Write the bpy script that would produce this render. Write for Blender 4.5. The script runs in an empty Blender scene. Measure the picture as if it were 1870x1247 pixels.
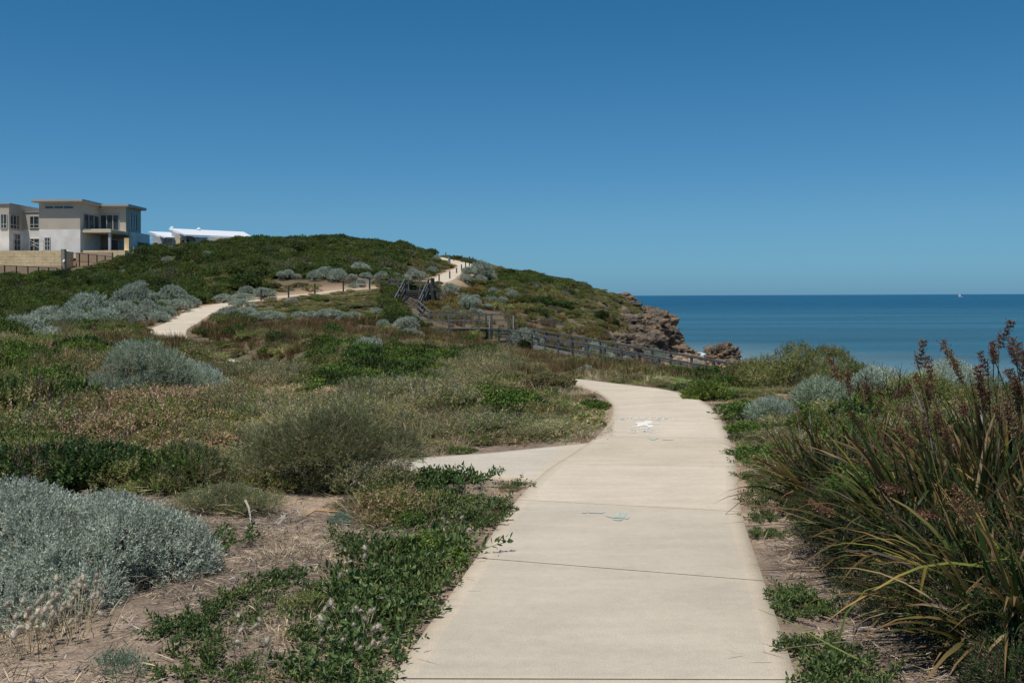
import bpy, bmesh, math, random
import numpy as np
from mathutils import Vector, Matrix
R = math.radians
sc = bpy.context.scene
COL = sc.collection
rng = np.random.default_rng(7)
random.seed(7)

# ------------------------------------------------------------------ camera, light, exposure
F, CX, Y0, ROLL, EYE = 1818.0, 935.0, 540.5, 0.0041, 1.75
cam_d = bpy.data.cameras.new('camera')
cam = bpy.data.objects.new('camera', cam_d)
COL.objects.link(cam)
cam_d.lens = 35.0; cam_d.sensor_width = 36.0
cam_d.shift_y = -(623.5 - Y0) / 1870.0
cam_d.clip_start = 0.05; cam_d.clip_end = 60000
cam.matrix_world = Matrix.Translation((0, 0, EYE)) @ Matrix.Rotation(ROLL, 4, 'Y') @ Matrix.Rotation(R(90), 4, 'X')
sc.camera = cam

SUN_EL, SUN_AZ = 71.0, -150.0            # azimuth measured from +Y towards +X (behind, to the left)
world = bpy.data.worlds.new('World'); sc.world = world; world.use_nodes = True
wn = world.node_tree.nodes; wl = world.node_tree.links; wn.clear()
sky = wn.new('ShaderNodeTexSky'); sky.sky_type = 'NISHITA'; sky.sun_disc = False
sky.sun_elevation = R(SUN_EL); sky.sun_rotation = R(SUN_AZ)
sky.altitude = 0; sky.air_density = 0.85; sky.dust_density = 0.15; sky.ozone_density = 4.5
bg = wn.new('ShaderNodeBackground'); bg.inputs[1].default_value = 0.075
wo = wn.new('ShaderNodeOutputWorld')
# grade of the sky by elevation: a polarised, deep blue summer sky
wt = wn.new('ShaderNodeTexCoord'); wsx = wn.new('ShaderNodeSeparateXYZ'); wl.new(wt.outputs['Generated'], wsx.inputs[0])
wr = wn.new('ShaderNodeValToRGB'); wl.new(wsx.outputs['Z'], wr.inputs[0])
wr.color_ramp.elements[0].position = 0.0; wr.color_ramp.elements[0].color = (.29, .62, 1.08, 1)
wr.color_ramp.elements[1].position = 0.6; wr.color_ramp.elements[1].color = (.27, .86, 1.05, 1)
for ps, cc in ((.03, (.40, .75, 1.07, 1)), (.077, (.47, .84, 1.05, 1)), (.185, (.39, .89, 1.08, 1)), (.28, (.29, .88, 1.07, 1))):
    e = wr.color_ramp.elements.new(ps); e.color = cc
wm = wn.new('ShaderNodeVectorMath'); wm.operation = 'MULTIPLY'
wl.new(sky.outputs[0], wm.inputs[0]); wl.new(wr.outputs[0], wm.inputs[1])
wl.new(wm.outputs[0], bg.inputs[0]); wl.new(bg.outputs[0], wo.inputs[0])
sun_d = bpy.data.lights.new('sun', 'SUN'); sun_d.energy = 4.4; sun_d.angle = R(0.53); sun_d.color = (1.0, 0.955, 0.89)
sun = bpy.data.objects.new('sun', sun_d); COL.objects.link(sun)
sdir = Vector((math.sin(R(SUN_AZ)) * math.cos(R(SUN_EL)), math.cos(R(SUN_AZ)) * math.cos(R(SUN_EL)), math.sin(R(SUN_EL))))
sun.rotation_euler = sdir.to_track_quat('Z', 'Y').to_euler()
sun.location = (0, 0, 60)
sc.view_settings.view_transform = 'Standard'; sc.view_settings.look = 'None'
sc.view_settings.exposure = 0.0; sc.view_settings.gamma = 1.0
sc.cycles.max_bounces = 6; sc.cycles.diffuse_bounces = 3; sc.cycles.transparent_max_bounces = 6
sc.cycles.transmission_bounces = 3; sc.cycles.glossy_bounces = 2

# ------------------------------------------------------------------ helpers: projection, noise
def lvl(px, py):
    u, v = px - CX, Y0 - py
    return u * math.cos(ROLL) + v * math.sin(ROLL), -u * math.sin(ROLL) + v * math.cos(ROLL)
def W(px, py, Y):
    u, v = lvl(px, py); return (u / F * Y, Y, EYE + v / F * Y)
def G(px, py, Z=0.0):
    u, v = lvl(px, py); Y = (Z - EYE) * F / v
    return (u / F * Y, Y, Z)
def proj(X, Y, Z):
    Y = np.maximum(Y, 0.3)
    u = X / Y * F; v = (Z - EYE) / Y * F
    c, s = math.cos(ROLL), math.sin(ROLL)
    uu = u * c - v * s; vv = u * s + v * c
    return CX + uu, Y0 - vv

def _h(ix, iy, iz, seed):
    n = (ix.astype(np.int64) * 374761393 + iy.astype(np.int64) * 668265263 + iz.astype(np.int64) * 2147483647 + seed * 974711) & 0x7fffffff
    n = ((n ^ (n >> 13)) * 1274126177) & 0x7fffffff
    n = ((n ^ (n >> 16)) * 2246822519) & 0x7fffffff
    return (n & 0xffff) / 65535.0
def vnoise(x, y, z=None, seed=0):
    x = np.asarray(x, float); y = np.asarray(y, float); z = np.zeros_like(x) if z is None else np.asarray(z, float)
    ix, iy, iz = np.floor(x), np.floor(y), np.floor(z)
    fx, fy, fz = x - ix, y - iy, z - iz
    fx, fy, fz = [f * f * (3 - 2 * f) for f in (fx, fy, fz)]
    r = 0
    for dx in (0, 1):
        for dy in (0, 1):
            for dz in (0, 1):
                w = (fx if dx else 1 - fx) * (fy if dy else 1 - fy) * (fz if dz else 1 - fz)
                r = r + w * _h(ix + dx, iy + dy, iz + dz, seed)
    return r * 2 - 1
def fbm(x, y, z=None, seed=0, oct=4, gain=0.5):
    a, s, r = 1.0, 1.0, 0
    for o in range(oct):
        r = r + a * vnoise(np.asarray(x) * s + 17.3 * o, np.asarray(y) * s + 5.1 * o, None if z is None else np.asarray(z) * s + 3.7 * o, seed + o)
        a *= gain; s *= 2.03
    return r
def sstep(a, b, x):
    t = np.clip((x - a) / (b - a), 0, 1); return t * t * (3 - 2 * t)

# ------------------------------------------------------------------ helpers: objects
def tag(o, label=None, cat=None, group=None, kind=None):
    if label: o['label'] = label
    if cat: o['category'] = cat
    if group: o['group'] = group
    if kind: o['kind'] = kind
    return o
def empty(name, loc=(0, 0, 0), rz=0.0):
    o = bpy.data.objects.new(name, None); o.empty_display_size = 0.3
    o.location = loc; o.rotation_euler = (0, 0, rz); COL.objects.link(o); return o
def npmesh(name, V, polys, mat, col=None, smooth=False):
    """V (n,3); polys: list of (m,k) int arrays"""
    me = bpy.data.meshes.new(name)
    V = np.asarray(V, np.float32)
    polys = [np.asarray(p, np.int32) for p in polys if len(p)]
    nl = sum(p.size for p in polys); npol = sum(len(p) for p in polys)
    me.vertices.add(len(V)); me.vertices.foreach_set('co', V.ravel())
    me.loops.add(nl); me.polygons.add(npol)
    me.loops.foreach_set('vertex_index', np.concatenate([p.ravel() for p in polys]))
    tot = np.concatenate([np.full(len(p), p.shape[1], np.int32) for p in polys])
    st = np.concatenate([[0], np.cumsum(tot)[:-1]]).astype(np.int32)
    me.polygons.foreach_set('loop_start', st)
    try: me.polygons.foreach_set('loop_total', tot)
    except Exception: pass
    if smooth: me.polygons.foreach_set('use_smooth', np.ones(npol, bool))
    if col is not None:
        a = me.color_attributes.new('col', 'FLOAT_COLOR', 'POINT')
        c = np.ones((len(V), 4), np.float32); c[:, :3] = col
        a.data.foreach_set('color', c.ravel())
    me.update(calc_edges=True); me.validate()
    if mat: me.materials.append(mat)
    return me
def link(name, me, parent=None, loc=None):
    o = bpy.data.objects.new(name, me); COL.objects.link(o)
    if parent: o.parent = parent
    if loc is not None: o.location = loc
    return o
class MB:
    """collects boxes, beams and tubes into one mesh"""
    def __init__(s): s.V = []; s.P = {3: [], 4: []}; s.n = 0; s.NG = []
    def add(s, V, F_):
        b = s.n; s.V += [tuple(v) for v in V]; s.n += len(V)
        for f in F_:
            f = [i + b for i in f]
            if len(f) in s.P: s.P[len(f)].append(f)
            else: s.NG.append(f)
    def box(s, x0, x1, y0, y1, z0, z1):
        V = [(x, y, z) for z in (z0, z1) for y in (y0, y1) for x in (x0, x1)]
        s.add(V, [(0, 2, 3, 1), (4, 5, 7, 6), (0, 1, 5, 4), (2, 6, 7, 3), (0, 4, 6, 2), (1, 3, 7, 5)])
    def hexa(s, b, t):
        s.add(list(b) + list(t), [(3, 2, 1, 0), (4, 5, 6, 7), (0, 1, 5, 4), (1, 2, 6, 5), (2, 3, 7, 6), (3, 0, 4, 7)])
    def beam(s, a, b, w, h, up=(0, 0, 1)):
        a, b = Vector(a), Vector(b); d = (b - a).normalized(); up = Vector(up)
        if abs(d.dot(up)) > 0.98: up = Vector((0, 1, 0))
        sd = d.cross(up).normalized(); u = sd.cross(d).normalized()
        q = [sd * (i * w / 2) + u * (j * h / 2) for i, j in ((-1, -1), (1, -1), (1, 1), (-1, 1))]
        s.hexa([a + v for v in q], [b + v for v in q])
    def tube(s, pts, rad, n=6, cap=True):
        pts = [Vector(p) for p in pts]
        if not hasattr(rad, '__len__'): rad = [rad] * len(pts)
        V = []
        for i, p in enumerate(pts):
            d = (pts[min(i + 1, len(pts) - 1)] - pts[max(i - 1, 0)]).normalized()
            up = Vector((0, 0, 1)) if abs(d.z) < 0.9 else Vector((1, 0, 0))
            a = d.cross(up).normalized(); b = a.cross(d)
            for k in range(n):
                t = 2 * math.pi * k / n
                V.append(p + a * (math.cos(t) * rad[i]) + b * (math.sin(t) * rad[i]))
        Fs = [(i * n + k, i * n + (k + 1) % n, (i + 1) * n + (k + 1) % n, (i + 1) * n + k) for i in range(len(pts) - 1) for k in range(n)]
        if cap: Fs += [tuple(range(n))[::-1], tuple((len(pts) - 1) * n + k for k in range(n))]
        s.add(V, Fs)
    def mesh(s, name, mat, smooth=False):
        me = bpy.data.meshes.new(name)
        me.from_pydata(s.V, [], s.P[3] + s.P[4] + s.NG); me.update()
        if smooth: me.polygons.foreach_set('use_smooth', [True] * len(me.polygons))
        if mat: me.materials.append(mat)
        return me
    def build(s, name, mat, parent=None, smooth=False): return link(name, s.mesh(name, mat, smooth), parent)
def copy_tree(o, loc, rz, scale=None):
    """a copy of a thing with copies of its parts and sub-parts"""
    c = o.copy(); COL.objects.link(c)
    c.location = loc; c.rotation_euler = (0, 0, rz)
    if scale is not None: c.scale = scale if hasattr(scale, '__len__') else (scale,) * 3
    for ch in o.children:
        d = ch.copy(); COL.objects.link(d); d.parent = c
        for g in ch.children:
            e = g.copy(); COL.objects.link(e); e.parent = d
    return c

# ------------------------------------------------------------------ materials
def mat_new(name):
    m = bpy.data.materials.new(name); m.use_nodes = True
    nt = m.node_tree; p = nt.nodes['Principled BSDF']
    return m, nt, p
def plain(name, c, rough=0.7, spec=0.3, noise=0.0, nscale=3.0, bump=0.0, metal=0.0, c2=None, bscale=None):
    m, nt, p = mat_new(name)
    p.inputs['Base Color'].default_value = (*c, 1); p.inputs['Roughness'].default_value = rough
    p.inputs['Specular IOR Level'].default_value = spec; p.inputs['Metallic'].default_value = metal
    if noise or c2 or bump:
        tc = nt.nodes.new('ShaderNodeTexCoord'); n = nt.nodes.new('ShaderNodeTexNoise')
        n.inputs['Scale'].default_value = nscale; n.inputs['Detail'].default_value = 6
        nt.links.new(tc.outputs['Object'], n.inputs['Vector'])
        r = nt.nodes.new('ShaderNodeValToRGB')
        d = c2 if c2 else tuple(x * (1 - noise) for x in c)
        r.color_ramp.elements[0].color = (*d, 1); r.color_ramp.elements[1].color = (*c, 1)
        r.color_ramp.elements[0].position = 0.35; r.color_ramp.elements[1].position = 0.65
        nt.links.new(n.outputs[0], r.inputs[0]); nt.links.new(r.outputs[0], p.inputs['Base Color'])
        if bump:
            n2 = nt.nodes.new('ShaderNodeTexNoise'); n2.inputs['Scale'].default_value = bscale or nscale * 4; n2.inputs['Detail'].default_value = 8
            nt.links.new(tc.outputs['Object'], n2.inputs['Vector'])
            b = nt.nodes.new('ShaderNodeBump'); b.inputs['Strength'].default_value = bump; b.inputs['Distance'].default_value = 0.1
            nt.links.new(n2.outputs[0], b.inputs['Height']); nt.links.new(b.outputs[0], p.inputs['Normal'])
    return m
def leafmat(name, transl=0.25, rough=0.55, spec=0.25, vary=0.22):
    m, nt, p = mat_new(name)
    at = nt.nodes.new('ShaderNodeAttribute'); at.attribute_name = 'col'
    oi = nt.nodes.new('ShaderNodeObjectInfo')
    mr = nt.nodes.new('ShaderNodeMapRange'); mr.inputs['To Min'].default_value = 1 - vary; mr.inputs['To Max'].default_value = 1 + vary
    nt.links.new(oi.outputs['Random'], mr.inputs['Value'])
    hs = nt.nodes.new('ShaderNodeHueSaturation')
    nt.links.new(mr.outputs[0], hs.inputs['Value']); nt.links.new(at.outputs['Color'], hs.inputs['Color'])
    mh = nt.nodes.new('ShaderNodeMath'); mh.operation = 'MULTIPLY_ADD'; mh.inputs[1].default_value = 7.31; mh.inputs[2].default_value = 0
    fr = nt.nodes.new('ShaderNodeMath'); fr.operation = 'FRACT'
    nt.links.new(oi.outputs['Random'], mh.inputs[0]); nt.links.new(mh.outputs[0], fr.inputs[0])
    m2 = nt.nodes.new('ShaderNodeMapRange'); m2.inputs['To Min'].default_value = 0.5 - 0.018; m2.inputs['To Max'].default_value = 0.5 + 0.018
    nt.links.new(fr.outputs[0], m2.inputs['Value']); nt.links.new(m2.outputs[0], hs.inputs['Hue'])
    nt.links.new(hs.outputs[0], p.inputs['Base Color'])
    p.inputs['Roughness'].default_value = rough; p.inputs['Specular IOR Level'].default_value = spec
    if transl:
        tr = nt.nodes.new('ShaderNodeBsdfTranslucent'); mx = nt.nodes.new('ShaderNodeMixShader'); mx.inputs[0].default_value = transl
        nt.links.new(hs.outputs[0], tr.inputs[0])
        nt.links.new(p.outputs[0], mx.inputs[1]); nt.links.new(tr.outputs[0], mx.inputs[2])
        nt.links.new(mx.outputs[0], nt.nodes['Material Output'].inputs[0])
    return m
M_LEAF = leafmat('leaf'); M_GLOSS = leafmat('glossy_leaf', 0.25, 0.5, 0.3, 0.12); M_SILVER = leafmat('silver_leaf', 0.3, 0.75, 0.15, 0.12)
M_STRAW = leafmat('straw', 0.15, 0.7, 0.2, 0.2)
M_TWIG = plain('grey_bark', (0.13, 0.10, 0.085), 0.85, 0.2, 0.5, 20)
M_DTWIG = plain('dark_bark', (0.06, 0.045, 0.035), 0.85, 0.2, 0.5, 20)

# ------------------------------------------------------------------ path edges (world)
pairs = [((708, 1247), (1458, 1247)), ((870, 1018), (1395, 1060)), ((945, 912), (1354, 934)), ((1000, 857), (1346, 868)),
         ((1045, 828), (1340, 826)), ((1085, 801), (1332, 803)), ((1108, 776), (1320, 772)), ((1119, 756), (1302, 746)),
         ((1119, 739), (1268, 725.5)), ((1108, 726), (1215, 711)), ((1088, 713), (1125, 700)), ((1052, 704), (1045, 691.5))]
PL = [(-2.34, -6.0, 0.0)]; PR = [(-0.44, -6.0, 0.0)]
for l, r in pairs:
    PL.append(G(*l)); PR.append(G(*r))
ctr = [(-0.5, 21.9, -.38, .95), (-3.0, 23.8, -1.05, 1), (-5.5, 27.0, -1.5, 1), (-8.0, 33, -1.75, 1), (-11.3, 45, -1.9, 1), (-15.9, 53.2, -1.6, 1.05), (-19.5, 57.3, -1.0, 1.05)]
for px, py, Y, hw in [(306, 612, 60, 1.1), (335, 588, 69, 1.1), (368, 569, 78, 1.1), (404, 557.5, 86, 1.1), (475, 545.5, 91, 1.1),
                      (520, 541, 93, 1.1), (560, 537.5, 95, 1.1), (640, 528.5, 98, 1.1), (690, 525.5, 100, 1.1), (750, 523.5, 101.5, 1.1), (797, 515, 105, 1.1),
                      (818, 504, 112, 1.15), (838, 494.5, 122, 1.15), (852, 487, 132, 1.15), (842, 481, 141, 1.15), (820, 476, 150, 1.15), (796, 470, 163, 1.15)]:
    x, y, z = W(px, py, Y); ctr.append((x, y, z, hw))
for i, (x, y, z, hw) in enumerate(ctr):
    a = ctr[i - 1] if i else (1.25, 20.4, 0, 0); b = ctr[min(i + 1, len(ctr) - 1)]
    d = Vector((b[0] - a[0], b[1] - a[1])).normalized(); n = Vector((-d.y, d.x))
    PL.append((x + n.x * hw, y + n.y * hw, z)); PR.append((x - n.x * hw, y - n.y * hw, z))
PL = np.array(PL); PR = np.array(PR)
mid = (PL + PR) / 2
sarc = np.concatenate([[0], np.cumsum(np.linalg.norm(np.diff(mid, axis=0), axis=1))])
def catmull(P, s, q):
    """smooth interpolation (finite-difference Hermite) of P at arc positions q"""
    m = np.gradient(P, s, axis=0)
    i = np.clip(np.searchsorted(s, q, 'right') - 1, 0, len(s) - 2)
    h = (s[i + 1] - s[i]); t = ((q - s[i]) / h)[:, None]; h = h[:, None]
    return (2 * t**3 - 3 * t**2 + 1) * P[i] + (t**3 - 2 * t**2 + t) * h * m[i] + (-2 * t**3 + 3 * t**2) * P[i + 1] + (t**3 - t**2) * h * m[i + 1]
def sections(q):
    return catmull(PL, sarc, q), catmull(PR, sarc, q)
qd = np.arange(0, sarc[-1], 0.4)
dl, dr = sections(qd)
PC = (dl + dr) / 2; PW = np.linalg.norm(dl - dr, axis=1) / 2
# branch slab to the left, cross sections (near side, far side)
BR_N = np.array([(-2.0, 9.85, -.03), (-1.5, 9.9, -.01)] + [G(745, 858, -.004), G(900, 869, -.004), G(988, 875, -.004)])
BR_F = np.array([(-2.1, 10.75, -.03), (-1.5, 10.7, -.01)] + [G(745, 837, -.004), G(900, 826, -.004), G(1078, 808, -.004)])
BC = (BR_N + BR_F) / 2; BW = np.linalg.norm(BR_N - BR_F, axis=1) / 2
_t = np.linspace(0, len(BC) - 1, 30)
BCd = np.stack([np.interp(_t, range(len(BC)), BC[:, k]) for k in range(3)], 1); BWd = np.interp(_t, range(len(BC)), BW)
_n = PC[:, 1] < 24
_dl, _dr = sections(np.arange(0, qd[_n][-1] + .3, .15)); _f = np.linspace(.07, .93, 9); _q = [_dl + (_dr - _dl) * t for t in _f]; _w = np.tile(np.linalg.norm(_dl - _dr, axis=1) * .07, 9) + .05
ALLC = np.concatenate(_q + [PC[~_n], BCd]); ALLW = np.concatenate([_w, PW[~_n], BWd])
def path_dist(X, Y):
    """distance to the nearest path edge (negative on the path) and path height there"""
    X = np.asarray(X, float).ravel(); Y = np.asarray(Y, float).ravel()
    best = np.full(len(X), 1e9); z = np.zeros(len(X)); step = 20000
    for a in range(0, len(X), step):
        b = slice(a, a + step)
        d = np.hypot(X[b, None] - ALLC[None, :, 0], Y[b, None] - ALLC[None, :, 1]) - ALLW[None, :]
        k = d.argmin(1); best[b] = d[np.arange(len(k)), k]; z[b] = ALLC[k, 2]
    return best, z

# ------------------------------------------------------------------ terrain height
TY = np.array([0, 6, 12, 20, 30, 40, 50, 60, 75, 90, 105, 120, 135, 150, 170, 200, 300, 700.])
TT = {-900: [0, 0, 0, .1, .1, .2, .4, .9, 2.0, 3.4, 4.6, 5.8, 7.0, 7.6, 8.5, 10, 11, 12],
 -300: [0, 0, 0, .1, .0, .0, .2, .7, 1.6, 2.8, 3.8, 4.8, 7.1, 7.4, 8.5, 10, 11, 12],
 0: [0, 0, 0, 0, 0, -.1, -.2, .0, .9, 1.8, 2.6, 3.7, 7.2, 7.4, 8, 9, 10, 12],
 200: [0, 0, 0, 0, -.1, -.4, -.6, -.4, .6, 1.9, 3.3, 5.0, 7.2, 7.5, 8.3, 9.6, 10, 12],
 260: [0, 0, 0, 0, -.2, -.5, -.5, -.55, .4, 2.0, 3.7, 5.6, 7.2, 7.8, 8.8, 9.9, 10, 12],
 350: [0, 0, 0, 0, -.2, -.5, -.55, -.6, .2, 1.7, 3.5, 5.5, 7.2, 8.4, 9.2, 10.3, 10.5, 12],
 450: [0, 0, 0, 0, -.3, -.7, -.7, -.6, .2, 1.4, 3.9, 6.1, 7.8, 9.2, 10.2, 11.2, 11, 12],
 600: [0, 0, 0, 0, -.5, -.9, -.9, -.7, .2, 1.5, 3.7, 5.9, 7.8, 9.4, 10.6, 10.9, 10, 9],
 700: [0, 0, 0, 0, -.9, -1.1, -1, -.9, -.2, 1.3, 3.3, 5.4, 7.2, 8.8, 9.8, 9.7, 8, 6],
 780: [0, 0, 0, 0, -.8, -1.1, -1.1, -1.1, -.9, .8, 2.9, 4.7, 6.2, 7.5, 8.3, 7.9, 4, 2],
 850: [0, 0, 0, 0, -.8, -1.1, -1.3, -1.6, -1.5, .1, 2.1, 4.0, 5.3, 6.4, 6.7, 5.8, 1, -2],
 920: [0, 0, 0, 0, -.7, -1.1, -1.5, -2.0, -2.1, -.6, 1.2, 3.0, 4.4, 5.0, 4.8, 3.5, -4, -9],
 1000: [0, 0, 0, -.05, -.6, -1.1, -1.7, -2.3, -2.5, -1.6, -.1, 1.6, 3.2, 4.0, 3.2, 0, -9, -10],
 1080: [0, 0, 0, -.05, -.6, -1.2, -2.0, -2.6, -3.0, -2.8, -1.3, .3, 2.0, 2.6, 0, -6, -10, -10],
 1140: [0, 0, 0, -.05, -.6, -1.3, -2.2, -2.8, -3.5, -4.0, -3.2, -1.6, .5, 1.5, -3, -9, -10, -10],
 1180: [0, 0, 0, -.05, -.6, -1.4, -2.4, -3.0, -4.0, -4.9, -5.1, -4.2, -2.2, -.5, -6, -9, -10, -10],
 1205: [0, 0, 0, -.05, -.6, -1.5, -2.5, -3.2, -4.2, -5.3, -5.8, -5.7, -4.6, -2.4, -7, -10, -10, -10],
 1240: [0, 0, 0, -.05, -.7, -1.7, -2.8, -3.5, -4.6, -5.7, -6.2, -6.5, -6.7, -6.9, -8.3, -10, -10, -10],
 1300: [0, 0, 0, -.05, -.9, -2.2, -3.3, -4.5, -6.2, -6.5, -6.7, -6.85, -7.0, -7.6, -8.6, -10, -10, -10],
 1400: [0, 0, 0, -.05, -1.5, -3.0, -4.3, -5.3, -6.3, -6.6, -6.8, -7.0, -7.4, -8.2, -9, -10, -10, -10],
 1600: [0, 0, 0, -.3, -2.5, -4.5, -5.8, -6.5, -6.8, -7.05, -7.5, -8, -8.5, -9, -10, -10, -10, -10],
 2000: [0, 0, 0, -.6, -3.5, -5.5, -6.5, -6.9, -7.3, -8, -8.5, -9, -9.5, -10, -10, -10, -10, -10],
 3000: [0, 0, 0, -1, -4.5, -6.5, -7.2, -7.6, -8, -8.5, -9, -9, -9.5, -10, -10, -10, -10, -10]}
TK = sorted(TT)
sg = np.linspace(math.log(10), math.log(710), 240); yg = np.exp(sg) - 10
pg = np.arange(-900, 3001, 13.0)
_c = np.stack([np.interp(yg, TY, TT[k]) for k in TK])
_g = np.stack([np.interp(pg, TK, _c[:, j]) for j in range(len(yg))], 1)
for _ in range(3):
    q = np.pad(_g, ((1, 1), (0, 0)), 'edge'); _g = (q[:-2] + 2 * q[1:-1] + q[2:]) / 4
    q = np.pad(_g, ((0, 0), (1, 1)), 'edge'); _g = (q[:, :-2] + 2 * q[:, 1:-1] + q[:, 2:]) / 4
def Hraw(X, Y):
    Yc = np.maximum(Y, 0.0)
    p = np.clip(CX + F * X / np.maximum(Yc, 14.0), -900, 2999)
    i = (p + 900) / 13.0; j = (np.log(np.minimum(Yc, 695) + 10) - sg[0]) / (sg[1] - sg[0])
    i0 = np.clip(i.astype(int), 0, len(pg) - 2); j0 = np.clip(j.astype(int), 0, len(yg) - 2)
    a, b = i - i0, j - j0
    z = (_g[i0, j0] * (1 - a) * (1 - b) + _g[i0 + 1, j0] * a * (1 - b) + _g[i0, j0 + 1] * (1 - a) * b + _g[i0 + 1, j0 + 1] * a * b)
    s = sstep(9, 45, X) * (1 - sstep(30, 60, Y))
    return z * (1 - s) - 9.0 * s
def terrain(X, Y):
    X = np.asarray(X, float); Y = np.asarray(Y, float); sh = X.shape
    X = X.ravel(); Y = Y.ravel()
    z = Hraw(X, Y)
    land = sstep(-6.9, -5.5, z)
    far = sstep(40, 100, Y)
    z = z + land * (fbm(X / 2.6, Y / 2.6, seed=3) * (0.06 + .1 * far) + fbm(X / 11, Y / 11, seed=9) * (0.08 + .3 * far))
    cl_ = sstep(98, 112, Y) * (1 - sstep(160, 175, Y)) * sstep(1040, 1120, CX + F * X / np.maximum(Y, 14)) * land
    z = z + cl_ * (.55 * (np.abs(fbm(X / 2.2, Y / 2.2, seed=14, oct=5, gain=.6)) - .3))
    z = z + fbm(X / .45, Y / .45, seed=5, oct=2) * 0.018 * (1 - sstep(14, 25, Y))
    d, pz = path_dist(X, Y)
    k = 1 - sstep(0.1, np.where(Y > 50, 3.0, 1.4), d)
    z = z * (1 - k) + (pz - 0.035) * k
    return z.reshape(sh)
def T(x, y): return float(terrain(np.array([x]), np.array([y]))[0])
_ry = np.exp(np.linspace(math.log(3.5), math.log(320), 500))
def cast(px, py):
    """the ground point seen at this place of the photograph"""
    u, v = lvl(px, py)
    X = u / F * _ry; Zr = EYE + v / F * _ry; Zt = Hraw(X, _ry)
    k = np.argmax(Zt >= Zr)
    if Zt[k] < Zr[k]: k = len(_ry) - 1
    Y = _ry[k]
    if k > 0:
        a = Zr[k - 1] - Zt[k - 1]; b = Zt[k] - Zr[k]; Y = _ry[k - 1] + (_ry[k] - _ry[k - 1]) * a / max(a + b, 1e-6)
    x = u / F * Y
    return x, Y, T(x, Y)

# ------------------------------------------------------------------ ground sheet
rows = np.concatenate([np.linspace(-80, -6, 12), np.linspace(-4, 3, 12), np.exp(np.linspace(math.log(3.4), math.log(230), 430)), np.linspace(245, 800, 24)])
uu = np.concatenate([-np.exp(np.linspace(math.log(6), math.log(.68), 30))[:-1], np.linspace(-.68, .68, 330), np.exp(np.linspace(math.log(.68), math.log(6), 30))[1:]])
wid = np.sqrt(np.maximum(rows, 0)**2 + 4.0**2)
GX = uu[None, :] * wid[:, None]; GY = np.repeat(rows[:, None], len(uu), 1)
GZ = terrain(GX, GY)
n0, n1 = GX.shape
idx = np.arange(n0 * n1).reshape(n0, n1)
quads = np.stack([idx[:-1, :-1], idx[:-1, 1:], idx[1:, 1:], idx[1:, :-1]], -1).reshape(-1, 4)
gp, gpy = proj(GX, GY, GZ)
sand = np.array([0.40, 0.30, 0.215]); litter = np.array([0.235, 0.18, 0.135]); soil = np.array([0.15, 0.115, 0.075]); rocky = np.array([0.17, 0.13, 0.085]); beach = np.array([0.50, 0.38, 0.29])
n_ = fbm(GX / .7, GY / .7, seed=21)[..., None] * .5 + .5
gc = sand * (1 - sstep(.3, .7, n_)) + litter * sstep(.3, .7, n_)
f1 = sstep(13, 26, GY)[..., None]; gc = gc * (1 - f1) + soil * f1
f2 = (sstep(85, 110, GY) * sstep(1020, 1120, gp))[..., None]; gc = gc * (1 - f2) + rocky * (.7 + .6 * (fbm(GX / 3, GY / 3, seed=31)[..., None] * .5 + .5)) * f2
f3 = (1 - sstep(-6.5, -5.6, GZ))[..., None]; gc = gc * (1 - f3) + beach * f3
f4 = (1 - sstep(-6.93, -6.75, GZ))[..., None]; gc = gc * (1 - f4) + np.array([0.20, 0.15, 0.12]) * f4
# pale cutting in the bank beneath the far path and the trodden verge of it
dpath, _ = path_dist(GX, GY); dpath = dpath.reshape(GX.shape)
f5 = ((1 - sstep(.6, 2.6, dpath)) * sstep(55, 80, GY))[..., None]; gc = gc * (1 - f5) + np.array([0.40, 0.28, 0.18]) * f5
m, nt, p = mat_new('ground')
at = nt.nodes.new('ShaderNodeAttribute'); at.attribute_name = 'col'
geo = nt.nodes.new('ShaderNodeNewGeometry')
nz = nt.nodes.new('ShaderNodeTexNoise'); nz.inputs['Scale'].default_value = 9; nz.inputs['Detail'].default_value = 9; nz.inputs['Roughness'].default_value = .7
nt.links.new(geo.outputs['Position'], nz.inputs['Vector'])
rr = nt.nodes.new('ShaderNodeMapRange'); rr.inputs['From Min'].default_value = .3; rr.inputs['From Max'].default_value = .7; rr.inputs['To Min'].default_value = .62; rr.inputs['To Max'].default_value = 1.25
nt.links.new(nz.outputs[0], rr.inputs[0])
mm = nt.nodes.new('ShaderNodeVectorMath'); mm.operation = 'SCALE'
nt.links.new(at.outputs['Color'], mm.inputs[0]); nt.links.new(rr.outputs[0], mm.inputs['Scale']); nt.links.new(mm.outputs[0], p.inputs['Base Color'])
nb = nt.nodes.new('ShaderNodeTexNoise'); nb.inputs['Scale'].default_value = 45; nb.inputs['Detail'].default_value = 8
nt.links.new(geo.outputs['Position'], nb.inputs['Vector'])
n70 = nt.nodes.new('ShaderNodeTexNoise'); n70.inputs['Scale'].default_value = 90; n70.inputs['Detail'].default_value = 4; n70.inputs['Roughness'].default_value = .8
nt.links.new(geo.outputs['Position'], n70.inputs['Vector'])
r70 = nt.nodes.new('ShaderNodeMapRange'); r70.inputs['From Min'].default_value = .35; r70.inputs['From Max'].default_value = .65; r70.inputs['To Min'].default_value = .62; r70.inputs['To Max'].default_value = 1.3
nt.links.new(n70.outputs[0], r70.inputs[0])
m70 = nt.nodes.new('ShaderNodeVectorMath'); m70.operation = 'SCALE'; nt.links.new(mm.outputs[0], m70.inputs[0]); nt.links.new(r70.outputs[0], m70.inputs['Scale']); nt.links.new(m70.outputs[0], p.inputs['Base Color'])
bp = nt.nodes.new('ShaderNodeBump'); bp.inputs['Strength'].default_value = .9; bp.inputs['Distance'].default_value = .03
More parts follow.
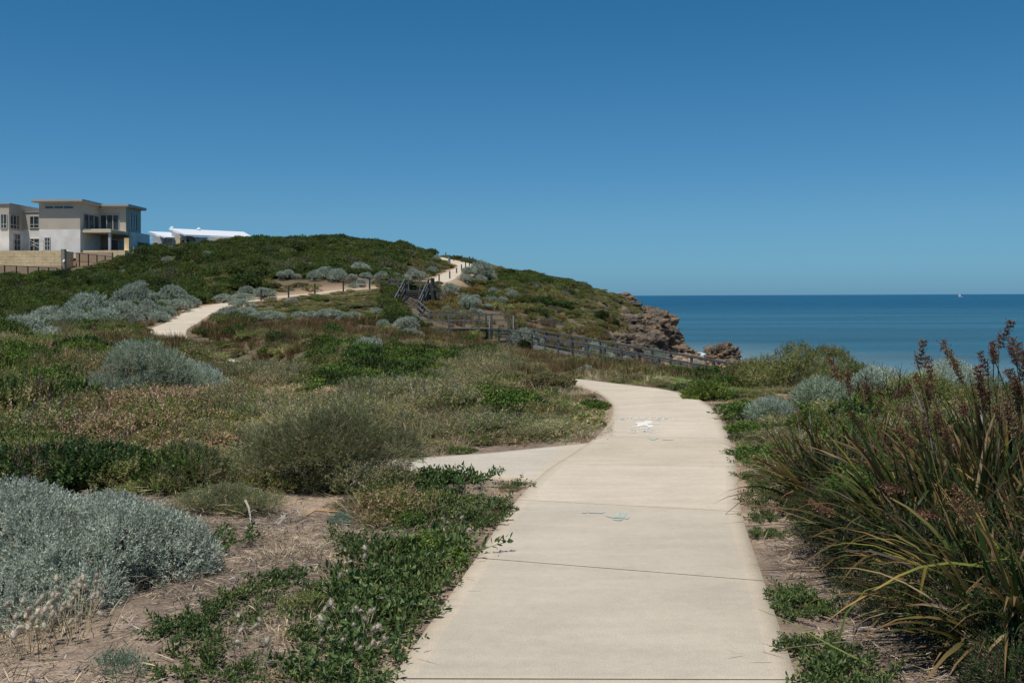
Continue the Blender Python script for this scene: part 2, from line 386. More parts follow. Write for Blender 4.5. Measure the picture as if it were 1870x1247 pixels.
nt.links.new(nb.outputs[0], bp.inputs['Height']); nt.links.new(bp.outputs[0], p.inputs['Normal'])
p.inputs['Roughness'].default_value = .95; p.inputs['Specular IOR Level'].default_value = .1
M_GROUND = m
gm = npmesh('ground', np.stack([GX, GY, GZ], -1).reshape(-1, 3), [quads], M_GROUND, gc.reshape(-1, 3), smooth=True)
tag(link('ground', gm), kind='structure')

# ------------------------------------------------------------------ sea
SEA = -7.0
rows = np.concatenate([np.linspace(-300, 20, 8), np.exp(np.linspace(math.log(28), math.log(400), 200)), np.exp(np.linspace(math.log(420), math.log(45000), 30))])
uu = np.concatenate([np.linspace(-3, .05, 16)[:-1], np.linspace(.05, .8, 110), np.linspace(.9, 6, 16)])
wid = np.maximum(rows, 60)
SX = uu[None, :] * wid[:, None]; SY = np.repeat(rows[:, None], len(uu), 1)
depth = SEA - Hraw(SX, np.clip(SY, -100, 690)); depth = np.where(SY > 600, 5, depth)
wob = fbm(SX / 30, SY / 9, seed=40) * .5
f_ = np.clip((depth + wob * .5) / 2.6, 0, 1)[..., None] ** .8
shal = np.array([.20, .27, .25]); midc = np.array([0.036, 0.135, 0.195]); deep = np.array([0.010, 0.082, 0.15])
ff = sstep(180, 900, SY)[..., None]
sc_ = shal * (1 - f_) + (midc * (1 - ff) + deep * ff) * f_
n0, n1 = SX.shape; idx = np.arange(n0 * n1).reshape(n0, n1)
quads = np.stack([idx[:-1, :-1], idx[:-1, 1:], idx[1:, 1:], idx[1:, :-1]], -1).reshape(-1, 4)
m, nt, p = mat_new('sea_water')
at = nt.nodes.new('ShaderNodeAttribute'); at.attribute_name = 'col'
geo = nt.nodes.new('ShaderNodeNewGeometry')
mp = nt.nodes.new('ShaderNodeMapping'); mp.inputs['Scale'].default_value = (0.006, 0.035, 1)
nt.links.new(geo.outputs['Position'], mp.inputs[0])
nz = nt.nodes.new('ShaderNodeTexNoise'); nz.inputs['Scale'].default_value = 1; nz.inputs['Detail'].default_value = 6; nz.inputs['Roughness'].default_value = .6
nt.links.new(mp.outputs[0], nz.inputs['Vector'])
rr = nt.nodes.new('ShaderNodeMapRange'); rr.inputs['From Min'].default_value = .3; rr.inputs['From Max'].default_value = .7; rr.inputs['To Min'].default_value = .64; rr.inputs['To Max'].default_value = 1.28
nt.links.new(nz.outputs[0], rr.inputs[0])
mm = nt.nodes.new('ShaderNodeVectorMath'); mm.operation = 'SCALE'
nt.links.new(at.outputs['Color'], mm.inputs[0]); nt.links.new(rr.outputs[0], mm.inputs['Scale']); nt.links.new(mm.outputs[0], p.inputs['Base Color'])
mp2 = nt.nodes.new('ShaderNodeMapping'); mp2.inputs['Scale'].default_value = (.35, 1.1, 1); nt.links.new(geo.outputs['Position'], mp2.inputs[0])
nb = nt.nodes.new('ShaderNodeTexNoise'); nb.inputs['Scale'].default_value = .8; nb.inputs['Detail'].default_value = 7; nb.inputs['Roughness'].default_value = .65
nt.links.new(mp2.outputs[0], nb.inputs['Vector'])
bp = nt.nodes.new('ShaderNodeBump'); bp.inputs['Strength'].default_value = 1; bp.inputs['Distance'].default_value = 1.2
nt.links.new(nb.outputs[0], bp.inputs['Height']); nt.links.new(bp.outputs[0], p.inputs['Normal'])
p.inputs['Roughness'].default_value = .35; p.inputs['IOR'].default_value = 1.33; p.inputs['Specular IOR Level'].default_value = .35
sm = npmesh('sea', np.stack([SX, SY, np.full_like(SX, SEA)], -1).reshape(-1, 3), [quads], m, sc_.reshape(-1, 3), smooth=True)
tag(link('sea', sm), kind='structure')
# foam where the little waves break along the waterline
def contour(level, y0, y1, n):
    out = []
    for y in np.linspace(y0, y1, n):
        xs = np.linspace(6, 60, 400); h = Hraw(xs, np.full(400, y)); k = np.argmax(h < level); out.append((xs[k], y))
    return np.array(out)
FV, FP = [], []
for lv, wd, sd in ((-7.03, 1.1, 1), (-7.12, .5, 2), (-7.3, .3, 3)):
    c = contour(lv, 124, 166, 140)
    for _ in range(6): c[1:-1, 0] = (c[:-2, 0] + 2 * c[1:-1, 0] + c[2:, 0]) / 4
    s = np.arange(len(c)); w_ = wd * np.clip(vnoise(s / 7., s * 0., seed=50 + sd) + .45, 0, 1); off = vnoise(s / 11., s * 0 + 3, seed=60 + sd) * .8
    b = len(FV)
    for i in range(len(c)):
        FV.append((c[i, 0] + off[i], c[i, 1], SEA + .02)); FV.append((c[i, 0] + off[i] + w_[i] + .02, c[i, 1], SEA + .05 + .05 * (w_[i] > .3)))
    FP += [(b + 2 * i, b + 2 * i + 1, b + 2 * i + 3, b + 2 * i + 2) for i in range(len(c) - 1) if w_[i] > .06]
foam = npmesh('sea_foam', FV, [np.array(FP)], plain('foam', (.8, .84, .84), .8, .2, .35, 2.5))
tag(link('sea_foam', foam), kind='structure')

# ------------------------------------------------------------------ concrete path
m, nt, p = mat_new('path_concrete')
at = nt.nodes.new('ShaderNodeAttribute'); at.attribute_name = 'col'
geo = nt.nodes.new('ShaderNodeNewGeometry')
def tn(scale, detail=6, rough=.6, vec=None):
    n = nt.nodes.new('ShaderNodeTexNoise'); n.inputs['Scale'].default_value = scale; n.inputs['Detail'].default_value = detail; n.inputs['Roughness'].default_value = rough
    nt.links.new(vec or geo.outputs['Position'], n.inputs['Vector']); return n
def mrange(src, a, b, c, d):
    r = nt.nodes.new('ShaderNodeMapRange'); r.inputs['From Min'].default_value = a; r.inputs['From Max'].default_value = b; r.inputs['To Min'].default_value = c; r.inputs['To Max'].default_value = d
    nt.links.new(src, r.inputs[0]); return r.outputs[0]
def mul(a, b):
    n = nt.nodes.new('ShaderNodeMath'); n.operation = 'MULTIPLY'; nt.links.new(a, n.inputs[0]); nt.links.new(b, n.inputs[1]); return n.outputs[0]
mps = nt.nodes.new('ShaderNodeMapping'); mps.inputs['Scale'].default_value = (.8, 5, 1); mps.inputs['Rotation'].default_value = (0, 0, .08); nt.links.new(geo.outputs['Position'], mps.inputs[0])
a1 = mrange(tn(1.1, 5).outputs[0], .3, .7, .90, 1.07); a2 = mrange(tn(120, 3, .8).outputs[0], .3, .7, .74, 1.2)
a3 = mrange(tn(1.2, 5, .6, mps.outputs[0]).outputs[0], .3, .7, .94, 1.05); a4 = mrange(tn(38, 4, .7).outputs[0], .62, .78, 1, .80)
a5 = mrange(tn(14, 6, .75).outputs[0], .3, .7, .93, 1.06); a6 = mrange(tn(3.1, 7, .7).outputs[0], .55, .72, 1, .93)
k_ = mul(mul(mul(a1, a2), mul(a3, a4)), mul(a5, a6))
mm = nt.nodes.new('ShaderNodeVectorMath'); mm.operation = 'SCALE'
nt.links.new(at.outputs['Color'], mm.inputs[0]); nt.links.new(k_, mm.inputs['Scale']); nt.links.new(mm.outputs[0], p.inputs['Base Color'])
bp = nt.nodes.new('ShaderNodeBump'); bp.inputs['Strength'].default_value = .5; bp.inputs['Distance'].default_value = .004
nt.links.new(tn(220, 4, .8).outputs[0], bp.inputs['Height']); nt.links.new(bp.outputs[0], p.inputs['Normal'])
p.inputs['Roughness'].default_value = .9; p.inputs['Specular IOR Level'].default_value = .15
M_PATH = m
CREAM = np.array([.545, .465, .36]); GREYC = np.array([.505, .44, .35]); EDGE = np.array([.52, .44, .335])
def slab(L, Rr, col, border=True):
    n = len(L); w = np.linalg.norm(L - Rr, axis=1)
    fr = [np.zeros(n), .10 / w, .115 / w, np.full(n, .35), np.full(n, .65), 1 - .115 / w, 1 - .10 / w, np.ones(n)]
    ec = [1, 1, 0, 0, 0, 0, 1, 1]
    V = []; Cc = []
    for t, e in zip(fr, ec):
        P = L + (Rr - L) * t[:, None]; V.append(P); c = EDGE * e + col * (1 - e); Cc.append(np.repeat(c[None], n, 0))
    Vs = np.stack(V, 1); Cs = np.stack(Cc, 1)                       # n x 8
    low = Vs[:, [0, -1]].copy(); low[..., 2] -= .12
    Vs = np.concatenate([low[:, :1], Vs, low[:, 1:]], 1); Cs = np.concatenate([Cs[:, :1], Cs, Cs[:, -1:]], 1)
    if border:
        Cs[0, 1:-1] = EDGE; Cs[-1, 1:-1] = EDGE
        Cs[1, 1:-1] = EDGE; Cs[-2, 1:-1] = EDGE
    return Vs, Cs
PV, PCs, PP = [], [], []; base = 0
def add_slab(L, Rr, col):
    global base
    Vs, Cs = slab(L, Rr, col); n, k = Vs.shape[:2]
    ix = np.arange(n * k).reshape(n, k) + base
    PP.append(np.stack([ix[:-1, :-1], ix[:-1, 1:], ix[1:, 1:], ix[1:, :-1]], -1).reshape(-1, 4))
    PV.append(Vs.reshape(-1, 3)); PCs.append(Cs.reshape(-1, 3)); base += n * k
    for e in (0, -1):                                                # end faces
        a, b = Vs[e, 1].copy(), Vs[e, -2].copy(); c, d = Vs[e, -1], Vs[e, 0]
        PV.append(np.array([a, b, c, d])); PCs.append(np.repeat(EDGE[None] * .6, 4, 0)); PP.append(np.array([[base, base + 1, base + 2, base + 3]])); base += 4
joints = [0.0, sarc[1] - 4, sarc[1] - 2, sarc[1] + .05, sarc[2], sarc[3]]
while joints[-1] < sarc[-1] - 2: joints.append(joints[-1] + 2.03)
for i in range(len(joints) - 1):
    g = .007 if i < 5 else .0022
    a, b = joints[i] + g, joints[i + 1] - g
    bd = .05 if i >= 5 else .02
    q = np.concatenate([[a, a + bd, a + bd + .02], np.linspace(a + .25, b - .25, 7), [b - bd - .02, b - bd, b]])
    L, Rr = sections(q)
    tone = rng.uniform(-.03, .02)
    add_slab(L, Rr, (GREYC if i < 5 else CREAM) + tone)
t_ = np.linspace(0, len(BC) - 1, 26)
bn = np.stack([np.interp(t_, range(len(BC)), BR_N[:, k]) for k in range(3)], 1); bf = np.stack([np.interp(t_, range(len(BC)), BR_F[:, k]) for k in range(3)], 1)
add_slab(bf, bn, np.array([.50, .445, .36]))
pm = npmesh('path', np.concatenate(PV), [np.concatenate(PP)], M_PATH, np.concatenate(PCs))
tag(link('path', pm), kind='structure')
#PART2
# ------------------------------------------------------------------ painted marks on the path
def decal(polys, ox, oy, sc_, z, name, mat, label, cat, stretch=1.0):
    bm = bmesh.new()
    for pl in polys:
        vs = []
        for x, y in pl:
            g = G(ox + x / sc_, oy + y / sc_); vs.append(bm.verts.new((g[0], g[1], z)))
        try: bm.faces.new(vs)
        except Exception: pass
    bmesh.ops.recalc_face_normals(bm, faces=bm.faces)
    me = bpy.data.meshes.new(name); bm.to_mesh(me); bm.free(); me.materials.append(mat)
    return tag(link(name, me), label, cat)
def stroke(a, b, w):
    d = Vector((b[0] - a[0], b[1] - a[1])); n = Vector((-d.y, d.x)).normalized() * w / 2
    return [(a[0] + n.x, a[1] + n.y), (b[0] + n.x, b[1] + n.y), (b[0] - n.x, b[1] - n.y), (a[0] - n.x, a[1] - n.y)]
M_WHITE = plain('worn_white_paint', (.78, .77, .72), .7, .3, 0, 55, c2=(.62, .57, .48))
polys = [[(830, 345), (870, 325), (985, 320), (1030, 297), (1190, 295), (1195, 308), (1130, 316), (1165, 330), (1295, 345), (1290, 355), (1165, 347), (1110, 350), (1062, 370), (1165, 378), (1165, 418), (1080, 426), (1050, 395), (1000, 383), (900, 410), (760, 422), (770, 408), (865, 395), (880, 352), (835, 352)]]
for cx, rx in ((795, 92), (1155, 88)):
    for k in range(20):
        a, b = 2 * math.pi * k / 20, 2 * math.pi * (k + 1) / 20
        polys.append([(cx + rx * math.cos(a), 495 + 32 * math.sin(a)), (cx + rx * math.cos(b), 495 + 32 * math.sin(b)), (cx + (rx - 15) * math.cos(b), 495 + 26 * math.sin(b)), (cx + (rx - 15) * math.cos(a), 495 + 26 * math.sin(a))])
for a, b in (((797, 492), (905, 440)), ((900, 446), (1120, 447)), ((905, 450), (1005, 497)), ((1005, 495), (1150, 493)), ((1148, 492), (1085, 442)), ((1088, 448), (1003, 496)), ((985, 497), (1030, 499))):
    polys.append(stroke(a, b, 11))
decal(polys, 1080, 740, 10.39, .0042, 'painted_cyclist', M_WHITE, 'white stencil of a cyclist painted on the concrete path before its bend', 'path marking')
LET = {'S': [(1, 0, 0, 0), (0, 0, 0, .5), (0, .5, 1, .5), (1, .5, 1, 1), (1, 1, 0, 1)], 'T': [(0, 0, 1, 0), (.5, 0, .5, 1)], 'A': [(0, 1, .5, 0), (.5, 0, 1, 1), (.2, .65, .8, .65)],
       'Y': [(0, 0, .5, .5), (1, 0, .5, .5), (.5, .5, .5, 1)], 'L': [(0, 0, 0, 1), (0, 1, 1, 1)], 'E': [(0, 0, 0, 1), (0, 0, 1, 0), (0, .5, .8, .5), (0, 1, 1, 1)], 'F': [(0, 0, 0, 1), (0, 0, 1, 0), (0, .5, .8, .5)]}
polys = []
for ch, x in zip('STAYLEFT', (550, 680, 800, 925, 1110, 1240, 1375, 1510)):
    for a, b, c, d in LET[ch]:
        e = (x + a * 88, 236 + b * 44), (x + c * 88, 236 + d * 44)
        horiz = abs(b - d) < .1
        polys.append(stroke(e[0], e[1], 7 if horiz else 15))
decal(polys, 1080, 740, 10.39, .0048, 'painted_lettering', M_WHITE, 'white words STAY LEFT painted across the concrete path above the cyclist stencil', 'path marking')
M_TEAL = plain('faded_teal_paint', (.33, .41, .36), .85, .15, 0, 30, c2=(.46, .44, .36))
decal([[(250, 335), (300, 345), (330, 342), (430, 352), (430, 360), (330, 366), (300, 350)], [(435, 305), (500, 310), (520, 335), (740, 345), (800, 333), (860, 333), (800, 375), (470, 355)],
       [(870, 413), (960, 440), (1060, 458), (1340, 483), (1340, 500), (1050, 479), (930, 456)], [(1065, 455), (1130, 350), (1245, 347), (1210, 468)], [(1225, 468), (1290, 352), (1390, 360), (1345, 478)], [(1350, 503), (1385, 432), (1470, 440), (1440, 505)],
       [(1050, 512), (1130, 500), (1290, 515), (1285, 535), (1180, 545), (1090, 530)]], 1040, 910, 13.36, .0042, 'painted_arrow', M_TEAL, 'faded teal paint mark on the grey slab nearest the viewer', 'path marking')
decal([[(1080, 630), (1120, 612), (1225, 613), (1235, 628), (1275, 628), (1275, 634), (1225, 640), (1220, 658), (1115, 658), (1125, 640)], [(1345, 652), (1520, 655), (1570, 650), (1515, 668), (1345, 660)]],
      1080, 740, 10.39, .0042, 'painted_arrow', M_TEAL, 'small faded teal paint mark just in front of the white cyclist stencil', 'path marking')

# ------------------------------------------------------------------ house under construction
M_REND = plain('warm_grey_render', (.56, .49, .40), .9, .15, .08, .8, .15, bscale=30)
M_CEM = plain('raw_cement_render', (.90, .86, .80), .92, .1, 0, .7, .15, c2=(.74, .70, .64), bscale=20)
M_FASC = plain('grey_fascia_metal', (.42, .43, .43), .5, .4)
M_EAVE = plain('cream_soffit', (.62, .53, .40), .8, .2)
M_FRAME = plain('pale_window_frame', (.50, .48, .43), .5, .4)
M_GLASS = plain('dark_window_glass', (.035, .05, .06), .08, .8)
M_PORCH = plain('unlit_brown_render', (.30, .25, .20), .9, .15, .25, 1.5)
M_LIME = plain('limestone_block', (.88, .68, .40), .92, .1, 0, 1.2, .3, c2=(.72, .53, .30), bscale=14)
M_PINK = plain('pink_brown_wall', (.56, .39, .26), .92, .1, .12, 2)
M_BLACK = plain('black_fence_steel', (.02, .022, .025), .5, .4)
M_TIN = plain('white_metal_roof', (.70, .715, .73), .45, .4)
M_WWALL = plain('pale_grey_wall', (.52, .51, .49), .85, .2, .06, 1)
def zz(py, Y): return EYE + (Y0 + 2 - py) / F * Y
def xx(px, Y): return (px - CX) / F * Y
def window(parent, a, b, z0, z1, bars=(), sill=True, hbars=(), frame=M_FRAME, glass=M_GLASS, name='window'):
    """window in the vertical plane through a,b (xy); the opening sits 3 cm proud; a child with its pane"""
    a = Vector((a[0], a[1], 0)); b = Vector((b[0], b[1], 0)); d = (b - a); L = d.length; d.normalize(); n = Vector((d.y, -d.x, 0))
    fr = MB(); t = .09
    def P(s, z, o=.05): q = a + d * s + n * o; return (q.x, q.y, z)
    fr.beam(P(t / 2, z0), P(t / 2, z1), t, t, n); fr.beam(P(L - t / 2, z0), P(L - t / 2, z1), t, t, n)
    fr.beam(P(t, z1 - t / 2), P(L - t, z1 - t / 2), t, t); fr.beam(P(t, z0 + t / 2), P(L - t, z0 + t / 2), t, t)
    for s in bars: fr.beam(P(L * s, z0 + t), P(L * s, z1 - t), .085, .07, n)
    for s in hbars: fr.beam(P(t, z0 + (z1 - z0) * s, .04), P(L - t, z0 + (z1 - z0) * s, .04), .07, .08)
    w = fr.build(name, frame, parent)
    g = MB(); g.hexa([P(t, z0 + t, .012), P(L - t, z0 + t, .012), P(L - t, z0 + t, -.05), P(t, z0 + t, -.05)], [P(t, z1 - t, .012), P(L - t, z1 - t, .012), P(L - t, z1 - t, -.05), P(t, z1 - t, -.05)])
    g.build('pane', glass, w); return w
H = tag(empty('house', (-58, 136, 7.3)), 'two storey house under construction with grey and bare cement walls and flat eaves', 'house')
def hpart(mb, name, mat, parent=H):
    mb.V = [(v[0] + 58, v[1] - 136, v[2] - 7.3) if parent is H else v for v in mb.V]
    return mb.build(name, mat, parent)
zt, zm, zb = zz(368.5, 130), zz(417.5, 130), 6.9
xa0, xa1, ya, yb = xx(72, 130), xx(147, 130), 130, 136
xb1 = -52.7
w = MB(); w.box(xa0, xa1, ya, 146, zm, zt); w.box(xa1 - .1, xb1, yb, 141.5, zm, zt - .1); hpart(w, 'upper_wall', M_REND)
w = MB(); w.box(xa0, xa1, ya, 146, zb, zm); w.box(xb1 - .3, -52.0, 137.0, 143, zb, zm + .05); hpart(w, 'lower_wall', M_CEM)
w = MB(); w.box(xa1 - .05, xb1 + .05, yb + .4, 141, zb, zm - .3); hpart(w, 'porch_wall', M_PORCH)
w = MB(); w.box(xa1 - .02, xb1 + .25, 130.3, yb + .5, zm - .42, zm - .08); w.box(xa1, xb1 + .1, 130.45, yb + .4, zm - .08, zm + .06); hpart(w, 'balcony_slab', M_EAVE)
w = MB(); w.box(xb1 - .2, xb1 + .12, 130.5, 130.82, zb, zm - .42); hpart(w, 'column', M_FASC)
w = MB(); w.box(xa0 - .7, xa1 + .5, ya - .6, 146.5, zt, zt + .1); w.box(xa1 + .5, xb1 + .55, yb - .6, 142, zt - .1, zt); hpart(w, 'soffit', M_EAVE)
w = MB(); w.box(xa0 - .75, xa1 + .55, ya - .65, 146.6, zt + .1, zt + .38); w.box(xa1 + .55, xb1 + .6, yb - .65, 142.1, zt, zt + .27); hpart(w, 'roof', M_FASC)
# left wing
xc1 = xx(17, 128); zc = zz(371, 128)
w = MB(); w.box(-79, xc1, 128, 142, zz(418, 128), zc); w.box(xc1, xa0, 131.7, 142, zz(418, 131.7), zz(386, 131.7)); hpart(w, 'upper_wall', M_REND)
w = MB(); w.box(-79, xc1, 128, 142, zb, zz(418, 128)); w.box(xc1, xa0, 131.7, 142, zb, zz(418, 131.7)); hpart(w, 'lower_wall', M_CEM)
w = MB(); w.box(-79.2, xc1 + .15, 127.85, 142, zc, zc + .12); w.box(xc1 + .15, xa0, 131.6, 142, zz(386, 131.7), zz(386, 131.7) + .1); hpart(w, 'parapet_cap', M_FASC)
w = MB(); w.hexa([(xc1 + .3, 134, 13.0), (xx(58, 150) + 1, 134, 13.0), (xx(58, 150) + 1, 150, 13.9), (xc1 + .3, 150, 13.9)], [(xc1 + .3, 134, 13.1), (xx(58, 150) + 1, 134, 13.1), (xx(58, 150) + 1, 150, 14.05), (xc1 + .3, 150, 14.05)]); hpart(w, 'back_roof', M_TIN)
def hw(a, b, z0, z1, **k):
    return window(H, (a[0] + 58, a[1] - 136), (b[0] + 58, b[1] - 136), z0 - 7.3, z1 - 7.3, **k)
hw((xx(82.5, 130), 130), (xx(136, 130), 130), zz(381, 130), zz(374, 130), bars=(.32, .65))
hw((xa1, 130.9), (xa1, 135.9), zm + .12, zz(387, 130), bars=(.33, .66))
hw((xa1 + .15, yb), (xx(219, yb), yb), zm + .12, zz(391, yb), bars=(.34, .66))
hw((xb1, 137.2), (xb1, 139.9), zm + .35, zm + 2.75, bars=(.33, .66))
hw((xx(152, 136.4), 136.4), (xx(178, 136.4), 136.4), zb + .1, zz(433, 136), bars=(.33, .66))
hw((xx(203, 136.4), 136.4), (xx(218, 136.4), 136.4), zb + .1, zz(436, 136))
hw((xx(219, 136.4), 136.4), (xx(227, 136.4), 136.4), zb + .1, zz(436, 136))
hw((-52.0, 138.2), (-52.0, 142.2), zb + 1.2, zb + 2.6, bars=(.35, .68))
hw((xx(55, 131.7), 131.7), (xx(73, 131.7), 131.7), zz(415.5, 131.7), zz(393, 131.7), bars=(.42,), hbars=(.3,))
hw((xx(55, 131.7), 131.7), (xx(73.5, 131.7), 131.7), zb + .4, zz(434, 131.7), bars=(.42,), hbars=(.25,))
hw((xx(2, 128), 128), (xx(14, 128), 128), zz(416, 128), zz(389, 128), bars=(.45,), hbars=(.3,))
hw((xc1, 128.1), (xc1, 130.6), zz(416, 128), zz(389, 128), bars=(.35, .7), hbars=(.3,))
hw((xc1, 129.2), (xc1, 130.8), zb + .3, zb + 3.2, bars=(.5,), hbars=(.25, .5, .75))
gdoor = hw((xx(82, 130), 130), (xx(92.5, 130), 130), zb, zz(432, 130), bars=(.5,), hbars=(.2, .4, .6, .8), name='glazed_door')
# site props leaning on the front
sc_o = MB(); z0_ = zb + .6
for px_ in (54, 80): sc_o.tube([(xx(px_, 129.3), 129.3, zb), (xx(px_, 129.3), 129.3, zz(437, 129.3))], .035)
for pa, pb in (((54, 437), (80, 449)), ((54, 449), (80, 437)), ((56, 443), (74, 452))): sc_o.tube([(xx(pa[0], 129.3), 129.3, zz(pa[1], 129.3)), (xx(pb[0], 129.3), 129.3, zz(pb[1], 129.3))], .03)
tag(sc_o.build('scaffold_frame', M_FRAME), 'light cross braced scaffold frame standing before a ground floor window of the unfinished house', 'scaffold')
# limestone retaining walls
w = MB(); z1_, z0_ = zz(456, 123), zz(490, 123)
x_ = xx(112, 123); c_ = -82.0
hgt = (z1_ - z0_) / 6
for k in range(7):
    xo = c_ + (k % 2) * -.5
    while xo < x_ - .02:
        xe = min(xo + 1.0, x_); w.box(max(xo, c_) + .01, xe - .012, 123 + .006 * ((k * 7 + int(xo)) % 3), 125, z0_ + (k - 1) * hgt + .012, z0_ + k * hgt - .008); xo += 1.0
w.box(c_, x_ - .02, 123.04, 126.5, z0_ - 1.5, z1_ - .05)
tag(w.build('retaining_wall', M_LIME), 'long cream limestone block retaining wall below the unfinished house', 'wall')
w = MB(); w.box(x_, x_ + .45, 122.9, 123.5, z0_ - 1, z1_ + .15)
tag(w.build('wall_pier', plain('grey_brown_pier', (.30, .265, .22), .9)), 'grey pier closing the right end of the limestone retaining wall', 'pier')
w = MB(); w.box(x_ + .46, xx(233, 129), 128.2, 129.4, 4.5, zz(456.5, 128.5))
tag(w.build('retaining_wall', M_LIME), 'low limestone wall running along the terrace under the porch', 'wall')
w = MB(); w.box(x_ + .1, xx(205, 127.0), 126.9, 127.4, 4.0, zz(460, 127)); tag(w.build('boundary_wall', M_PINK), 'pink brown boundary wall behind the middle black fence', 'wall')
w = MB(); w.box(xx(227.5, 129.5), xx(236, 129.5), 129.45, 130.0, 5, zz(434, 129.5)); tag(w.build('stone_pillar', M_LIME), 'square limestone pillar at the right corner of the porch', 'pillar')
w = MB(); w.box(-82, xx(112, 119.5), 119.5, 119.9, 2, zz(484.5, 119.5)); tag(w.build('boundary_wall', M_PINK), 'low pink brown wall below the limestone retaining wall', 'wall')
w = MB(); w.box(xx(236, 139), xx(335, 150), 150, 150.5, 6.5, zz(448, 150)); tag(w.build('boundary_wall', M_PINK), 'tan wall between the unfinished house and the white roofed house', 'wall')
w = MB(); w.hexa([(xx(114, 122), 122, zz(477, 122)), (xx(117, 122), 122, zz(477, 122)), (xx(117, 122), 122.1, zz(477, 122)), (xx(114, 122), 122.1, zz(477, 122))], [(xx(121.5, 126.7), 126.7, zz(455, 126.7)), (xx(125.5, 126.7), 126.7, zz(455, 126.7)), (xx(125.5, 126.7), 126.8, zz(455, 126.7)), (xx(121.5, 126.7), 126.8, zz(455, 126.7))])
tag(w.build('wooden_plank', plain('pale_plank', (.45, .45, .38), .8)), 'pale plank leaning against the wall beside the grey pier', 'plank')
def steel_fence(pts, posts, label, hgt=1.15):
    """pts: (px, py_top, Y)"""
    f = tag(empty('steel_fence', W(*pts[0])), label, 'fence'); o = Vector(f.location)
    px = [p[0] for p in pts]
    def top(p):
        y = np.interp(p, px, [q[1] for q in pts]); Y = np.interp(p, px, [q[2] for q in pts]); return Vector(W(p, y, Y)) - o
    r = MB()
    for i in range(len(pts) - 1):
        a, b = Vector(W(*pts[i])) - o, Vector(W(*pts[i + 1])) - o
        r.beam(a, b, .05, .06); r.beam(a - Vector((0, 0, hgt - .15)), b - Vector((0, 0, hgt - .15)), .04, .05)
    r.build('rail', M_BLACK, f)
    b_ = MB()
    for p in np.arange(px[0], px[-1], 1.9):
        t = top(p); b_.beam(t - Vector((0, 0, .03)), t - Vector((0, 0, hgt - .15)), .012, .012)
    b_.build('bars', M_BLACK, f)
    for p in posts:
        t = top(p); q = MB(); q.beam(t + Vector((0, 0, .05)), t - Vector((0, 0, hgt + .5)), .11, .11); q.build('post', M_BLACK, f)
steel_fence([(-60, 483, 118.5), (0, 484.5, 118.5), (50, 487, 118.8), (105, 490, 119)], [-30, -8, 8.5, 30, 51, 70.5, 89, 104], 'black steel fence in front of the low wall at the left edge of the photo')
steel_fence([(114, 460.5, 126), (165, 465, 126), (205, 469, 126)], [115, 129, 145, 161.5, 177, 192], 'black steel fence beside the grey pier under the porch terrace')
steel_fence([(262, 444, 146), (300, 447, 146), (335, 449, 146), (372, 446, 147)], [262, 273, 284.5, 295.5, 306, 317, 328], 'black steel fence on the tan wall between the two houses')

# white roofed house
h2 = tag(empty('house', (-60, 200, 10.5)), 'single storey house with white skillion roofs half hidden by the hill', 'house')
o2 = Vector((-60, 200, 10.5))
def p2(mb, name, mat, parent=h2): mb.V = [tuple(Vector(v) - o2) for v in mb.V]; return mb.build(name, mat, parent)
Wv = lambda px, py, Y: Vector(W(px, py, Y))
def skill(tl, tr, br, bl, th=.3):
    m_ = MB(); q = [Wv(*p) for p in (bl, br, tr, tl)]; m_.hexa([v - Vector((0, 0, th)) for v in q], q); return m_
p2(skill((308.5, 417, 205), (445, 423.5, 215), (462, 433, 204), (338.5, 428.5, 196)), 'roof', M_TIN)
p2(skill((270.5, 422.5, 205), (318, 424.5, 207), (318, 433.3, 198.5), (301, 433, 196)), 'roof', M_TIN)
w = MB(); x0_, x1_ = xx(314, 198), xx(440, 198)
tz = Wv(313, 421.5, 198).z; bz = 10.2
def prism(mb, pts, y0, y1):
    n = len(pts); mb.add([(x, y0, z) for x, z in pts] + [(x, y1, z) for x, z in pts], [tuple(range(n)), tuple(range(2 * n - 1, n - 1, -1))] + [(i, n + i, n + (i + 1) % n, (i + 1) % n) for i in range(n)])
yq = 199.
prism(w, [(xx(314, yq), bz), (xx(338, yq), bz), (xx(338, yq), zz(431, yq)), (xx(314, yq), zz(422, yq))], yq, 209)
w.box(xx(358, yq), xx(450, yq), 198.6, 209, bz, zz(433.5, yq)); p2(w, 'wall', M_WWALL)
w = MB(); w.box(xx(338, yq), xx(358, yq), 200.2, 209, bz, zz(432, yq)); p2(w, 'porch_wall', M_WWALL)
w = MB(); prism(w, [(xx(280, yq), bz), (xx(300, yq), bz), (xx(300, yq), zz(435.5, yq)), (xx(280, yq), zz(427.5, yq))], yq - .3, 208)
w.box(xx(300, yq), xx(314, yq), 199.4, 208, bz, zz(434.5, yq)); p2(w, 'wall', M_WWALL)
w = MB(); w.hexa([Wv(269, 437.2, 203), Wv(281, 434.5, 203), Wv(281, 434, 206), Wv(269, 436.8, 206)], [Wv(269, 436.2, 203), Wv(281, 433.2, 203), Wv(281, 433, 206), Wv(269, 435.8, 206)]); p2(w, 'awning', M_TIN)
for pa, pb in ((322.5, 330),): w = MB(); w.box(xx(pa, 197.5), xx(pb, 197.5), 197.3, 198.2, bz - 1, zz(433.5, 197.5)); p2(w, 'stone_column', M_LIME)
w = MB(); w.box(xx(394.5, 198), xx(402, 198), 198.1, 198.59, bz, zz(433.5, 198)); p2(w, 'stone_column', M_LIME)
for px_ in (338.3,): w = MB(); w.box(xx(px_, 197.2), xx(px_ + 1.6, 197.2), 197.2, 197.5, bz, zz(430, 197)); p2(w, 'post', M_WWALL)
def w2(a, b, y, t, bt, **k): window(h2, (xx(a, y) + 60, y - 200), (xx(b, y) + 60, y - 200), zz(bt, y) - 10.5, zz(t, y) - 10.5, **k)
